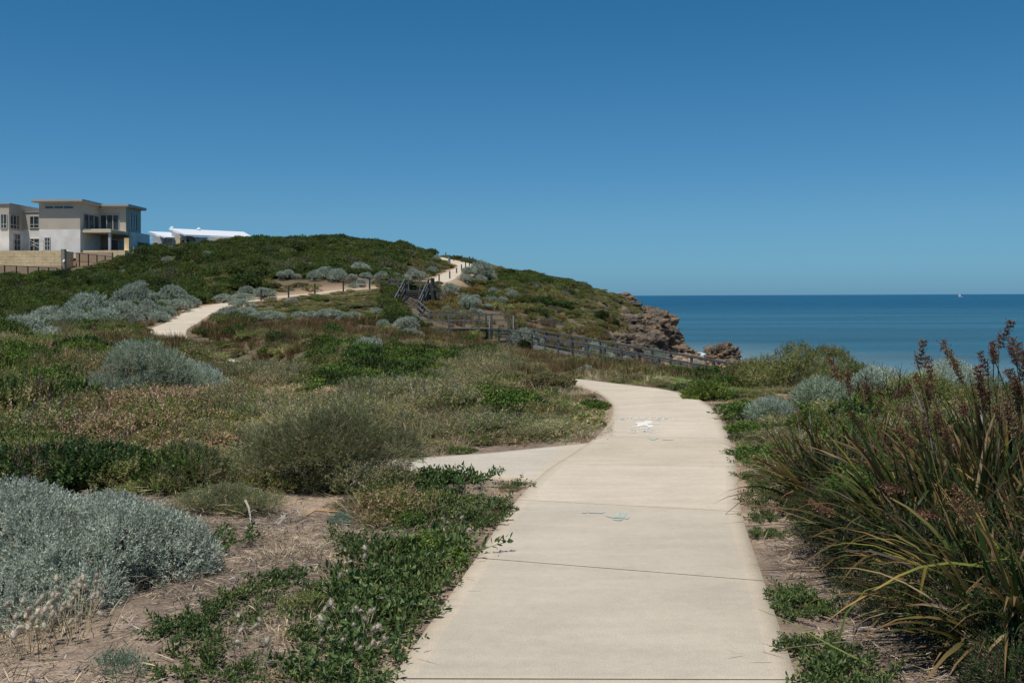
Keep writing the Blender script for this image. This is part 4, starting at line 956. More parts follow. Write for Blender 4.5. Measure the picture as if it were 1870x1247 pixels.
def stems_mesh(name, lobes, n, rng, r=.012, mat=None, base_r=.15):
    m_ = MB()
    for i in range(n):
        l = lobes[int(rng.integers(len(lobes)))]; d = rng.normal(0, 1, 3); d[2] = abs(d[2]); d /= np.linalg.norm(d)
        e = np.array(l[:3]) + d * np.array(l[3:6]) * .85; a = rng.uniform(0, 6.28); b = np.array([math.cos(a) * base_r * rng.random(), math.sin(a) * base_r * rng.random(), -.03])
        mdl = (b * .5 + e * .5) * np.array([1, 1, .75]) + rng.normal(0, .04, 3); m_.tube([b, mdl, e], [r, r * .7, r * .25], 4, cap=False)
    return m_.mesh(name, mat or M_TWIG)
def twiggy(name, n, Rr, h, rng, col, r=.004):
    """fine dead twigs in a loose ball, thin crossed strips"""
    b = np.stack([rng.normal(0, Rr * .35, n), rng.normal(0, Rr * .35, n), rng.uniform(0, h * .4, n)], -1)
    D = np.stack([rng.normal(0, 1, n), rng.normal(0, 1, n), rng.uniform(.2, 1.3, n)], -1)
    return blades(name, b, D, rng.uniform(.3, .8, n) * Rr, np.full(n, r), [(col, 1)], rng, seg=3, bend=.3, mat=M_STRAW)
def rand_lobes(rng, n, Rr, h, flat=.7, small=(.35, .6)):
    L = [(0, 0, h * .25, Rr * .62, Rr * .62, h * .7)]
    for i in range(n):
        a = rng.uniform(0, 6.28); d = Rr * rng.uniform(.35, .68); s = rng.uniform(*small)
        L.append((math.cos(a) * d, math.sin(a) * d, h * rng.uniform(.2, .5), Rr * s, Rr * s, h * s * flat * 1.2))
    return L
G_DK = (.034, .060, .014); G_MD = (.082, .118, .024); G_YL = (.15, .175, .036); G_BR = (.125, .205, .028)
SIL = (.40, .455, .36); SILD = (.29, .335, .255); SILL = (.50, .555, .45)
OLV = (.25, .24, .078); OLG = (.17, .205, .06); TAN = (.48, .37, .21); BRN = (.24, .15, .075); RUST = (.26, .135, .035); GRT = (.20, .175, .15)
STRAW = (.48, .37, .22); STRAWL = (.62, .52, .35)
PROTO = bpy.data.collections
def coll(name, meshes):
    c = bpy.data.collections.new(name)
    for i, me in enumerate(meshes):
        o = bpy.data.objects.new(name + '_%02d' % i, me); c.objects.link(o)
    return c
r1 = np.random.default_rng(11)
def mk_leafy(n, Rr, h, leafL, leafW, ns, cols, mat=None, spread=.9, up=.5, nl=9, sL=None, lob=4, **kw):
    sp = [sprig(nl, sL or leafL * 2.2, leafL, leafW, spread, r1) for _ in range(5)]
    return foliage('leaves', rand_lobes(r1, lob, Rr, h), n, sp, cols, r1, up=up, mat=mat, **kw)
# prototypes ------------------------------------------------------ far (leaf clumps about a decimetre)
C_SCRUB = coll('scrub', [mk_leafy(760, 1.25, 1.0, .11, .075, 0, cl_, nl=8, sL=.17, lob=8, noise=.35, nsc=1.6, depth=.4) for cl_ in ([(G_DK, 5), (G_MD, 3)], [(G_DK, 2), (G_MD, 4), (G_YL, 1)], [(G_DK, 1), (G_MD, 4), (G_YL, 2)], [(G_MD, 3), (G_YL, 3)])] +
               [mk_leafy(600, 1.25, .8, .12, .07, 0, [(G_MD, 3), (OLV, 2), (GRT, 1.4)], nl=7, sL=.2, lob=6) for _ in range(1)])
C_OLIVE = coll('olive', [mk_leafy(380, 1.0, .6, .12, .06, 0, [(OLV, 3), (OLG, 3), (G_MD, 1), (TAN, .7), (BRN, .8)], nl=7, sL=.2, lob=5, noise=.35, nsc=2) for _ in range(3)])
C_RUST = coll('rusty', [mk_leafy(380, 1.1, .6, .12, .06, 0, [(RUST, 2.2), (OLV, 3), (G_MD, 1), (BRN, 1)], nl=7, sL=.2, lob=5, noise=.3, nsc=2) for _ in range(2)])
C_GTWIG = coll('greytwig', [mk_leafy(340, .95, .65, .13, .03, 0, [(GRT, 4), (BRN, 1), (OLG, 1)], nl=8, sL=.25, lob=5, spread=.5) for _ in range(2)])
# mid (leaves of a few centimetres)
C_HEATH = coll('heath', [mk_leafy(330, .42, .36, .045, .016, 0, cl, nl=9, sL=.1, lob=5, noise=.3, nsc=5, depth=.5) for cl in
               ([(OLV, 3), (OLG, 4), (TAN, .5)], [(OLV, 3), (TAN, 1.6), (BRN, 1), (G_MD, 1)], [(OLG, 4), (G_MD, 2), (TAN, .4)], [(OLG, 2), (BRN, 1.5), (GRT, 1.2), (TAN, .6)])])
C_GREEN = coll('green', [mk_leafy(380, .5, .4, .055, .032, 0, cl, nl=8, sL=.1, lob=5, noise=.35, nsc=4, mat=M_GLOSS) for cl in
               ([(G_DK, 2), (G_BR, 3), (G_MD, 3)], [(G_DK, 1), (G_BR, 4), (G_YL, 1.5)], [(G_DK, 3), (G_MD, 2)])])
C_PINK = coll('pink', [mk_leafy(360, .42, .42, .04, .02, 0, cl, nl=9, sL=.09, lob=5, noise=.3, nsc=5) for cl in
               ([((.68, .46, .30), 3), ((.62, .39, .29), 1), (OLV, 2.2), (TAN, 1.2)], [((.46, .32, .2), 2), (OLV, 3), (OLG, 1.5)])])
C_GREYH = coll('greyheath', [mk_leafy(420, .5, .5, .055, .010, 0, cl, nl=10, sL=.14, lob=6, spread=.6, up=.65, depth=.5) for cl in
               ([((.27, .275, .14), 3), (OLG, 3), (GRT, .8), (TAN, 1.2)], [((.25, .255, .13), 3), (OLV, 2), (TAN, 1.6)])])
def tuft(n, Rr, L, Wd, cols, lean=.5, bend=.7, seg=4, mat=None, tip=None, fold=0, kink=0.0):
    a = r1.uniform(0, 6.28, n); q = Rr * r1.random(n) ** .6
    b = np.stack([np.cos(a) * q, np.sin(a) * q, np.full(n, -.02)], -1)
    ln = lean * r1.uniform(.1, 1.3, n); a2 = a + r1.normal(0, .7, n)
    D = np.stack([np.cos(a2) * ln, np.sin(a2) * ln, np.ones(n)], -1)
    return blades('blades', b, D, L * r1.uniform(.5, 1.15, n), Wd * r1.uniform(.6, 1.2, n), cols, r1, seg=seg, bend=bend, mat=mat, tip=tip, fold=fold, kink=kink)
C_SEDGE = coll('sedge', [tuft(120, .22, .62, .02, [((.06, .085, .02), 3), ((.12, .13, .03), 1.5), (BRN, 3.4), ((.22, .11, .05), 1.6), ((.40, .28, .13), .9)], lean=.5, bend=.5, tip=(.2, .11, .05)) for _ in range(3)])
C_DRY = coll('drygrass', [tuft(120, .15, .26, .006, [(STRAW, 3), (STRAWL, 2.5), ((.35, .26, .17), 1.5)], lean=.9, bend=1.0, mat=M_STRAW) for _ in range(3)])
C_GRASS = coll('greengrass', [tuft(140, .22, .26, .009, [((.20, .24, .06), 3), ((.26, .27, .08), 2), ((.36, .30, .13), 1.3), ((.12,.17,.04), 1)], lean=.9, bend=.9) for _ in range(3)])
C_LITTER = coll('litter', [blades('litter', np.stack([r1.normal(0, .15, 80), r1.normal(0, .15, 80), r1.uniform(.0, .015, 80)], -1), np.stack([r1.normal(0, 1, 80), r1.normal(0, 1, 80), r1.uniform(-.02, .22, 80)], -1),
                r1.uniform(.02, .12, 80), r1.uniform(.0015, .0055, 80), [((.09, .07, .055), 3), ((.22, .17, .13), 2), ((.5, .40, .26), 2.2), ((.42, .39, .35), .9)], r1, seg=2, bend=.15, mat=M_STRAW) for _ in range(4)])

# ------------------------------------------------------------------ stuff: points carrying instances
def cover(name, label, cat, cols_, X, Y, S, hz=None, sink=.04, pk=None):
    X = np.asarray(X); Y = np.asarray(Y); n = len(X)
    if not n: return
    Z = terrain(X, Y) - sink * S
    me = bpy.data.meshes.new(name); me.vertices.add(n); me.vertices.foreach_set('co', np.stack([X, Y, Z], -1).astype(np.float32).ravel())
    rot = np.stack([rng.normal(0, .08, n), rng.normal(0, .08, n), rng.uniform(0, 6.28, n)], -1).astype(np.float32)
    sc3 = np.stack([S * rng.uniform(.85, 1.15, n), S * rng.uniform(.85, 1.15, n), S * (1 if hz is None else hz) * rng.uniform(.75, 1.25, n)], -1).astype(np.float32)
    for nm, dt in (('rot', rot), ('scl', sc3)):
        a = me.attributes.new(nm, 'FLOAT_VECTOR', 'POINT'); a.data.foreach_set('vector', dt.ravel())
    a = me.attributes.new('pick', 'INT', 'POINT'); a.data.foreach_set('value', (rng.integers(0, 1000, n) if pk is None else pk).astype(np.int32))
    ob = link(name, me)
    ng = bpy.data.node_groups.new(name, 'GeometryNodeTree')
    ng.interface.new_socket('Geometry', in_out='INPUT', socket_type='NodeSocketGeometry'); ng.interface.new_socket('Geometry', in_out='OUTPUT', socket_type='NodeSocketGeometry')
    N = ng.nodes; gi = N.new('NodeGroupInput'); go = N.new('NodeGroupOutput')
    ci = N.new('GeometryNodeCollectionInfo'); ci.inputs['Collection'].default_value = cols_; ci.inputs['Separate Children'].default_value = True; ci.inputs['Reset Children'].default_value = True
    ip = N.new('GeometryNodeInstanceOnPoints'); ip.inputs['Pick Instance'].default_value = True
    def na(nm, t):
        q = N.new('GeometryNodeInputNamedAttribute'); q.data_type = t; q.inputs['Name'].default_value = nm
        return q.outputs['Attribute']
    e = N.new('FunctionNodeEulerToRotation'); lk = ng.links.new
    lk(na('rot', 'FLOAT_VECTOR'), e.inputs[0]); lk(e.outputs[0], ip.inputs['Rotation']); lk(na('scl', 'FLOAT_VECTOR'), ip.inputs['Scale']); lk(na('pick', 'INT'), ip.inputs['Instance Index'])
    lk(gi.outputs[0], ip.inputs['Points']); lk(ci.outputs[0], ip.inputs['Instance']); lk(ip.outputs[0], go.inputs[0])
    md = ob.modifiers.new('scatter', 'NODES'); md.node_group = ng
    return tag(ob, label, cat, kind='stuff')

def scatter(y0, y1, dens, p0=-420, p1=2250):
    """random ground points in the wedge the camera could see, dens(Y) per square metre"""
    ys = np.linspace(y0, y1, 200); dy = ys[1] - ys[0]; out = []
    for y in ys:
        w = (p1 - p0) / F * max(y, 6); k = rng.poisson(dens(y) * w * dy)
        yy = y + rng.random(k) * dy; u = rng.uniform(p0, p1, k); out.append(np.stack([(u - CX) / F * np.maximum(yy, 6), yy], -1))
    P = np.concatenate(out); return P[:, 0], P[:, 1]
def ell(px, py, E):
    """soft membership of any ellipse (cx, cy, rx, ry) of the photograph"""
    m_ = np.zeros(len(px))
    for e in E:
        d = ((px - e[0]) / e[2]) ** 2 + ((py - e[1]) / e[3]) ** 2; m_ = np.maximum(m_, 1 - sstep(.6, 1.25, d))
    return m_

# built ground that vegetation must leave free: houses, decks
def blocked(X, Y):
    b = (Y > 123) & (Y < 146) & (X < -51.5)
    b |= (Y > 119.0) & (Y <= 128) & (X < -50)
    b |= (Y > 195) & (Y < 212) & (X < xx(455, 200)) & (X > xx(268, 200))
    t = np.clip(((X - A_.x) * dd.x + (Y - A_.y) * dd.y), 0, (B_ - A_).length)
    b |= np.hypot(X - A_.x - dd.x * t, Y - A_.y - dd.y * t) < 1.25
    b |= (np.abs(Y - 78.5) < 1.6) & (X > -7.5) & (X < .3)
    b |= (np.abs(Y - 95.5) < 2.5) & (X > -12.3) & (X < -7.2)
    b |= (Y > 80) & (Y < 94) & (np.abs(X - np.interp(Y, [80, 86, 93], [-7.8, -9.2, -8.7])) < 1.6)
    return b

CL = {
 'silver bush in the long bank left of the nearer stretch of far path': [(12, 618, 34), (40, 606, 80), (98, 612, 30), (90, 578, 50), (160, 568, 60), (125, 584, 50), (187, 582, 56), (146, 590, 40), (245, 546, 54), (222, 568, 50), (257, 526, 34), (282, 540, 34), (315, 538, 40), (342, 552, 34), (325, 562, 40), (272, 575, 40), (292, 582, 34), (240, 580, 40), (205, 552, 30), (300, 556, 34), (268, 556, 34), (170, 590, 34), (70, 592, 50), (158, 600, 22), (318, 580, 26)],
 'silver bush between the level far path and the sedges': [(402, 540, 40), (430, 538, 40), (455, 534, 50), (420, 568, 46), (447, 562, 46), (475, 566, 40), (440, 552, 40), (490, 574, 50), (506, 580, 34), (465, 576, 40), (532, 549, 20), (568, 570, 34), (604, 573, 52), (588, 578, 36), (645, 576, 44), (689, 569, 26), (630, 582, 30), (545, 575, 30)],
 'small silver bush dotting the green scrub high on the hill': [(257, 470, 30), (271, 473, 26), (306, 481, 18), (372, 484, 20), (380, 473, 24), (50, 515, 18), (66, 516, 14), (225, 500, 20), (568, 484, 24), (582, 462, 9), (560, 450, 9), (560, 460, 12), (472, 476, 9)],
 'silver bush in the row along the hill side of the far path': [(525, 508, 32), (560, 496, 16), (594, 505, 34), (617, 509, 32), (655, 495, 34), (643, 509, 18), (679, 500, 22), (697, 508, 28), (540, 500, 24), (722, 507, 24), (722, 489, 18), (750, 497, 20), (755, 506, 30), (789, 501, 18), (797, 474, 16), (740, 512, 20), (450, 528, 30), (478, 530, 26), (575, 512, 24), (640, 520, 16), (668, 509, 20), (705, 498, 18), (770, 507, 20), (780, 482, 12)],
 'silver bush on the slope right of the steep path bend': [(876, 507, 38), (893, 510, 28), (838, 508, 26), (822, 533, 28), (850, 525, 22), (876, 516, 22), (856, 558, 38), (815, 570, 18), (864, 571, 18), (876, 574, 14), (894, 552, 22), (912, 543, 14), (868, 548, 24), (900, 540, 18), (927, 534, 22), (977, 533, 14), (916, 555, 22), (935, 548, 26), (905, 503, 14), (960, 520, 10), (845, 545, 20), (890, 562, 18)],
 'silver bush among the sedges in the hollow': [(743, 597, 46), (750, 610, 38), (671, 634, 54), (486, 630, 56), (856, 624, 14), (794, 648, 34), (753, 582, 30), (700, 600, 24), (515, 634, 34), (905, 640, 24)],
 'silver bush below the long timber ramp': [(961, 628, 54), (935, 622, 34), (1087, 650, 50), (1060, 658, 30), (1071, 678, 46), (1100, 680, 30), (1143, 658, 22), (1194, 663, 40), (1242, 680, 40), (1271, 668, 24), (1288, 684, 34), (1108, 655, 34), (1255, 690, 30), (1015, 640, 24), (1225, 672, 20)]}
SPOS = []
for lab, L_ in CL.items():
    big = max(L_, key=lambda t: t[2])
    for e in L_:
        px, py, w_ = e; x, y, z = cast(px, py + w_ * .22); rs = w_ / 2 / F * y * 1.15
        dq, _ = path_dist([x], [y])
        if dq[0] < rs * .75: x += (1 if px > 360 else -1) * (rs * .75 - dq[0])
        SPOS.append((x, y, rs, lab, e == big))
SARR = np.array([q[:3] for q in SPOS])
def near_silver(X, Y, f):
    o = np.zeros(len(X), bool)
    for x, y, r in SARR: o |= (np.hypot(X - x, (Y - y) * np.where(Y < y, .55, 1.1)) < r * f + .55)
    return o
# -------- hill and headland, 56 m and beyond
X, Y = scatter(56, 235, lambda y: np.interp(y, [56, 90, 150, 235], [1.25, 1.0, .8, .35]), -420, 1330)
Z = Hraw(X, Y); px, py = proj(X, Y, Z); d, _ = path_dist(X, Y)
hn = fbm(X / 9, Y / 9, seed=71); hn2 = fbm(X / 4, Y / 4, seed=72)
sz = rng.uniform(.55, 1.25, len(X)) * np.interp(Y, [56, 90, 140], [.75, .95, 1.1])
cliffy = sstep(1020, 1110, px + (py - 540) * .6) * sstep(95, 110, Y)
right = sstep(690, 800, px)
sz = sz * (1 - .5 * cliffy)
keep = (d > .25 + .85 * sz) & ~blocked(X, Y) & (Z > -5.9)
low = (d < 2.8)
edge = np.array([1.0] * len(X)); 
bare = (rng.random(len(X)) < .22 * sstep(.2, .6, hn2) * cliffy) | (ell(px, py, [(925, 585, 70, 14), (1010, 592, 60, 16), (815, 502, 12, 10), (1000, 560, 18, 8)]) * .8 > rng.random(len(X)))
bare |= (px > 1150) & (py > 575)
bare |= (px > 1130) & (Y < 112)
bankb = (d < 3.2) & (px > 575) & (px < 700) & (py > 520) & (rng.random(len(X)) < .85); bare |= bankb
bare |= (px > 455) & (px < 690) & (d < 9) & (Y < 98) & (Y > 80) & (rng.random(len(X)) < .55)
keep &= ~bare & ~near_silver(X, Y, .85)
sz = np.where((px > 465) & (px < 700) & (d < 9) & (Y < 97), sz * .6, sz)
u = rng.random(len(X))
crest = (px > 850) & (Y > 128) & (px < 1110)
greenw = np.clip(.86 - .62 * right * (~crest) + .4 * hn, .04, .97) * (1 - .85 * cliffy * (~crest))
rustw = (.07 + .35 * right * sstep(.0, .4, hn2)) * (1 - cliffy) * np.where(px < 650, .25, 1)
E_r = [(760, 490, 25, 9), (850, 545, 45, 20), (800, 570, 40, 12), (650, 548, 60, 10), (900, 500, 25, 8)]
rustw = np.maximum(rustw, ell(px, py, E_r) * .85)
E_g = [(720, 565, 40, 12), (560, 545, 40, 7), (940, 525, 60, 14), (1000, 512, 50, 10), (890, 530, 30, 10)]
greenw = np.maximum(greenw * (1 - ell(px, py, E_r)), ell(px, py, E_g) * .9)
band = sstep(585, 605, py) * (px > 330)
typ = np.where(u < rustw, 1, np.where(rng.random(len(X)) < greenw, 0, np.where(rng.random(len(X)) < .78, 2, 3)))
typ = np.where((typ == 0) & (rng.random(len(X)) < .05), 3, typ)
typ = np.where((band > .3) & (rng.random(len(X)) < .85) & (typ != 9), 4, typ)
for t_, nm, lb, ct, cl in ((0, 'coastal_scrub', 'dense dark green coastal scrub blanketing the hill', 'scrub', C_SCRUB), (1, 'rusty_heath', 'low rusty orange heath patches near the stairs and far path', 'heath', C_RUST),
                           (2, 'olive_heath', 'low olive brown heath over the headland slope', 'heath', C_OLIVE), (3, 'twiggy_scrub', 'grey twiggy leafless scrub among the green hill bushes', 'scrub', C_GTWIG)):
    k = keep & (typ == t_); s_ = sz[k] * (1.0 if t_ != 1 else .9)
    hgt = np.where(d[k] < 4, .75, 1.0) * np.where((px[k] > 440) & (px[k] < 705) & (d[k] < 16) & (Y[k] < 96), .42, 1) * np.where((px[k] < 240) & (Y[k] > 108), .62, 1) * (1 - .35 * cliffy[k])
    if t_ == 0: hgt = hgt * np.where((px[k] > 820), .8, 1.1)
    cover(nm, lb, ct, cl, X[k], Y[k], s_, hgt, pk=np.clip((fbm(X[k] / 6, Y[k] / 6, seed=77) * 2.2 + 2.3 + rng.normal(0, .8, k.sum())), 0, 4).round() if t_ == 0 else None)
Xb, Yb = scatter(78, 99, lambda y: 2.2, 440, 760); Zb = Hraw(Xb, Yb); pb, qb = proj(Xb, Yb, Zb); db, _ = path_dist(Xb, Yb)
kb = (db > .7) & (Yb < 97.5) & (rng.random(len(Xb)) < np.interp(db, [.7, 2.6, 5], [.12, .5, .95])) & ~blocked(Xb, Yb) & ~near_silver(Xb, Yb, .5)
cover('bank_heath', 'low olive and rusty heath on the bank below the level far path', 'heath', C_OLIVE, Xb[kb], Yb[kb], rng.uniform(.28, .6, kb.sum()), .55)
Xh, Yh = scatter(96, 158, lambda y: 1.7, 980, 1215); Zh = Hraw(Xh, Yh); ph, qh = proj(Xh, Yh, Zh)
kh = (rng.random(len(Xh)) < np.clip(.85 + .7 * fbm(Xh / 3, Yh / 3, seed=73), .1, 1) * np.interp(ph, [980, 1060, 1150, 1185, 1205], [.3, 1, 1, .8, 0])) & (Zh > -5.6) & ~((ph > 1150) & (qh > 600)) & ~blocked(Xh, Yh) & ~((ph > 1140) & (Yh < 112))
cover('headland_heath', 'wind pruned olive brown heath clinging to the headland slope', 'heath', C_OLIVE, Xh[kh], Yh[kh], rng.uniform(.3, .62, kh.sum()), .8)
# -------- sedges in the hollow and behind the bend
X1, Y1 = X[keep & (typ == 4)], Y[keep & (typ == 4)]
X2, Y2 = scatter(36, 66, lambda y: 2.4, 180, 1400)
Z2 = Hraw(X2, Y2); q2, w2_ = proj(X2, Y2, Z2); d2_, _ = path_dist(X2, Y2)
nn2 = fbm(X2 / 5, Y2 / 5, seed=81)
k2 = (d2_ > .5) & ~near_silver(X2, Y2, .8) & ~blocked(X2, Y2) & (rng.random(len(X2)) < np.clip(.8 + nn2, 0, 1) * np.interp(q2, [180, 330, 1000, 1100], [.35, 1, .9, .5]))
X3, Y3 = scatter(21.5, 40, lambda y: 2.8, 880, 1420); Z3 = Hraw(X3, Y3); q3, w3 = proj(X3, Y3, Z3); d3, _ = path_dist(X3, Y3)
k3 = (d3 > .7) & (rng.random(len(X3)) < np.clip(.65 + fbm(X3 / 2, Y3 / 2, seed=82), 0, 1)) & (q3 > 930)
XX, YY = np.concatenate([X1, X2[k2], X3[k3]]), np.concatenate([Y1, Y2[k2], Y3[k3]])
cover('brown_sedges', 'band of brown and olive sedge blades in the hollow before the hill', 'sedges', C_SEDGE, XX, YY, rng.uniform(.7, 1.3, len(XX)) * np.where(YY < 41, .62, .95))

# -------- middle ground, 4.5 m to 58 m
SANDE = [(560, 985, 190, 62), (420, 1190, 190, 70), (640, 1060, 120, 50), (960, 905, 60, 35), (1440, 1010, 70, 110), (1500, 1180, 120, 80), (850, 940, 60, 60), (1420, 960, 30, 40), (1100, 785, 24, 22), (40, 1200, 120, 60), (230, 1190, 100, 60), (800, 900, 80, 40), ]
GREENE = [(690, 695, 110, 38), (590, 715, 55, 25), (760, 668, 45, 22), (100, 725, 60, 12), (40, 738, 50, 12), (1290, 715, 70, 26), (1390, 668, 55, 24), (880, 648, 40, 14), (1020, 640, 30, 10), (450, 640, 60, 8), (1600, 730, 100, 30), (560, 655, 40, 14), (1400, 800, 40, 50), (1075, 735, 28, 22), (590, 870, 1, 1), (1340, 690, 55, 22), (150, 655, 60, 6), (890, 760, 60, 22), (1460, 640, 50, 14), (1560, 800, 60, 40), (1590, 880, 90, 70)]
PINKE = [(300, 750, 170, 36), (330, 820, 120, 42), (560, 745, 60, 26), (430, 735, 70, 22), (200, 800, 90, 30), (130, 690, 60, 10), (250, 690, 40, 8)]
GREYE = [(620, 810, 150, 75), (640, 880, 130, 45), (760, 745, 110, 30), (900, 700, 120, 20), (960, 670, 90, 14), (480, 700, 70, 16), (1450, 700, 90, 26), (520, 850, 110, 40)]
GRASSE = [(120, 660, 230, 36), (60, 705, 130, 28), (300, 640, 160, 10), (480, 655, 120, 14), (1380, 760, 50, 40)]
X, Y = scatter(4.3, 58, lambda y: np.interp(y, [4.3, 10, 25, 58], [13, 9, 5.2, 3.0]), -420, 2260)
Z = Hraw(X, Y); px, py = proj(X, Y, Z); d, _ = path_dist(X, Y)
sz = rng.uniform(.6, 1.35, len(X)) * np.interp(Y, [5, 15, 55], [.68, 1.0, 1.5])
ne = fbm(X / 1.6, Y / 1.6, seed=91); ne2 = fbm(X / 4, Y / 4, seed=92)
sandm = ell(px, py, SANDE)
keep = (d > .05 + .30 * sz) & ~near_silver(X, Y, .8) & ~blocked(X, Y) & (Z > -5.5) & (rng.random(len(X)) > sandm * 1.1) & (rng.random(len(X)) > .25 * (1 - sstep(.3, 1.3, d)))
keep &= ~((X > 1.75) & (Y < 8.0)) & ~((X < -1.3) & (Y < 8.6) & (X > -6) )
keep &= ~((px > 700) & (px < 1020) & (py > 855) & (py < 885))
keep &= ~((Y > 26) & (px > 330) & (px < 900) & (py > 598) & (rng.random(len(X)) < .6) & (py < 640))
def pick(E, w): return rng.random(len(X)) < ell(px, py, E) * w
typ = np.where(rng.random(len(X)) < np.clip(.04 + .25 * ne, 0, 1), 4, 0)
typ = np.where(pick(GRASSE, .85), 5, typ); typ = np.where(pick(GREYE, .9), 3, typ); typ = np.where(pick(PINKE, .85), 2, typ); typ = np.where(pick(GREENE, .95), 1, typ)
typ = np.where((typ == 0) & (rng.random(len(X)) < np.clip(ne2 - .15, 0, .6)), 1, typ)
typ = np.where((typ == 0) & (rng.random(len(X)) < np.clip(-ne2 - .1, 0, .6)), 3, typ)
hz = np.clip(.95 + .5 * ne2, .5, 1.7) * np.interp(d, [0, .6, 2.2], [.35, .6, 1.1]) * np.where((px > 930) & (Y > 14), .55, 1) * np.interp(Y, [15, 30], [1, .75])
hz = np.where(pick(GREYE, 1), hz * .8, hz)
for t_, nm, lb, ct, cl, gs in ((0, 'mixed_heath', 'knee high olive and tan heath left of the curving path', 'heath', C_HEATH, 1.0), (1, 'green_shrubbery', 'bright green leafy low shrubs in patches beside the path', 'shrubs', C_GREEN, 1.0),
                               (2, 'pink_heath', 'pinkish tan flowering heath left of the big grey bushes', 'heath', C_PINK, 1.0), (3, 'grey_heath', 'fine grey olive needle heath beside the branch path', 'heath', C_GREYH, 1.0),
                               (4, 'dry_grass', 'dry straw coloured grass among the heath', 'grass', C_DRY, 1.35), (5, 'green_grass', 'soft yellow green grass on the flat at left', 'grass', C_GRASS, 1.5)):
    k = keep & (typ == t_); cover(nm, lb, ct, cl, X[k], Y[k], sz[k] * gs, hz[k])
# taller verge growth hugging the concrete edge
X, Y = scatter(7.5, 24.5, lambda y: 26, 560, 1560); d, _ = path_dist(X, Y); px, py = proj(X, Y, X * 0)
k = (d > .04) & (d < 1.25) & (rng.random(len(X)) < np.clip(.75 + .9 * fbm(X / .8, Y / .8, seed=97), .1, 1) * np.where(d < .5, .8, .6)) & ~((X > 1.7) & (Y < 8)) & ~((px > 800) & (px < 1010) & (py > 862) & (py < 890))
kk = rng.random(len(X)); sv = rng.uniform(.45, 1.0, len(X)) * np.interp(d, [0, .5], [.6, 1.1])
q_ = k & (kk < .3); cover('verge_straw', 'bleached straw grass along both edges of the curving path', 'grass', C_DRY, X[q_], Y[q_], sv[q_] * 1.25)
q_ = k & (kk >= .3) & (kk < .72); cover('verge_heath', 'low olive heath creeping up to the edge of the path bend', 'heath', C_HEATH, X[q_], Y[q_], sv[q_] * .62, .6)
q_ = k & (kk >= .72) & (kk < .92); cover('verge_greens', 'small green leafy plants along the edge of the path bend', 'plants', C_GREEN, X[q_], Y[q_], sv[q_] * .5, .55)
# dry grass fringe and litter on the sand
X, Y = scatter(3.6, 24, lambda y: 9, -200, 2100); d, _ = path_dist(X, Y); px, py = proj(X, Y, X * 0)
sm_ = ell(px, py, SANDE)
k = (d > .06) & ((d < .7) | (sm_ > .3)) & (rng.random(len(X)) < .9 * np.clip(.6 + 1.3 * fbm(X / .7, Y / .7, seed=95), 0, 1) * np.where((X > 1.5) & (Y < 7.5), .2, 1))
cover('dry_grass_fringe', 'short bleached grass tufts along the concrete edge and on the sand', 'grass', C_DRY, X[k], Y[k], rng.uniform(.3, .75, k.sum()), .7)
X, Y = scatter(3.6, 14, lambda y: 75, -100, 1950); d, _ = path_dist(X, Y)
k = (d > .2) & (rng.random(len(X)) < np.clip(.5 + .9 * fbm(X / .6, Y / .6, seed=96), 0.05, 1))
cover('leaf_litter', 'dead twigs and leaf litter strewn on the sandy ground', 'litter', C_LITTER, X[k], Y[k], rng.uniform(.6, 1.4, k.sum()), sink=0)
#PART4
# ------------------------------------------------------------------ individual plants
r2 = np.random.default_rng(23)
def oval_sprig(n, L, leafL, leafW, spread, rng):
    V, Q = sprig(n, L, leafL, leafW, spread, rng, taper=.3)
    V = V.reshape(-1, 4, 3); b, s1, t, s2 = V[:, 0], V[:, 1], V[:, 2], V[:, 3]
    ax = t - b; c1 = b + ax * .25 + (s1 - (s1 + s2) / 2) * .8; c2 = b + ax * .68 + (s1 - (s1 + s2) / 2) * .85
    d1 = b + ax * .25 + (s2 - (s1 + s2) / 2) * .8; d2 = b + ax * .68 + (s2 - (s1 + s2) / 2) * .85
    up = np.cross(s1 - s2, ax); up /= np.linalg.norm(up, axis=1, keepdims=True) + 1e-9; fo = up * leafW * .12
    O = np.concatenate([np.stack([b, c1 - fo, c2 - fo, t], 1), np.stack([b, t, d2 - fo, d1 - fo], 1)], 1).reshape(-1, 3)
    return O, np.arange(len(O)).reshape(-1, 4)
def plant(name, label, cat, loc, fmesh, stem=None, group=None, rz=0., scale=None, fname='foliage', sname='stems'):
    t = tag(empty(name, loc, rz), label, cat, group)
    link(fname, fmesh, t)
    if stem: link(sname, stem, t)
    if scale is not None: t.scale = scale if hasattr(scale, '__len__') else (scale,) * 3
    return t
SILC = [((.46, .52, .42), 4), ((.58, .63, .52), 2), ((.33, .38, .29), 2.2)]
def lumps(Rx, Ry, h, n, s0, s1, rr, out=.25):
    L = [(0, 0, 0, Rx * .72, Ry * .72, h * .72)]
    for k in range(n):
        a, q = rr.uniform(0, 6.28), rr.uniform(.0, 1) ** .55; s_ = rr.uniform(s0, s1)
        L.append((Rx * .88 * q * math.cos(a), Ry * .88 * q * math.sin(a), max(.02, h * (1 - .62 * q ** 2.2) - s_ * (1 - out)), s_, s_, s_ * rr.uniform(.8, 1.25)))
    return L
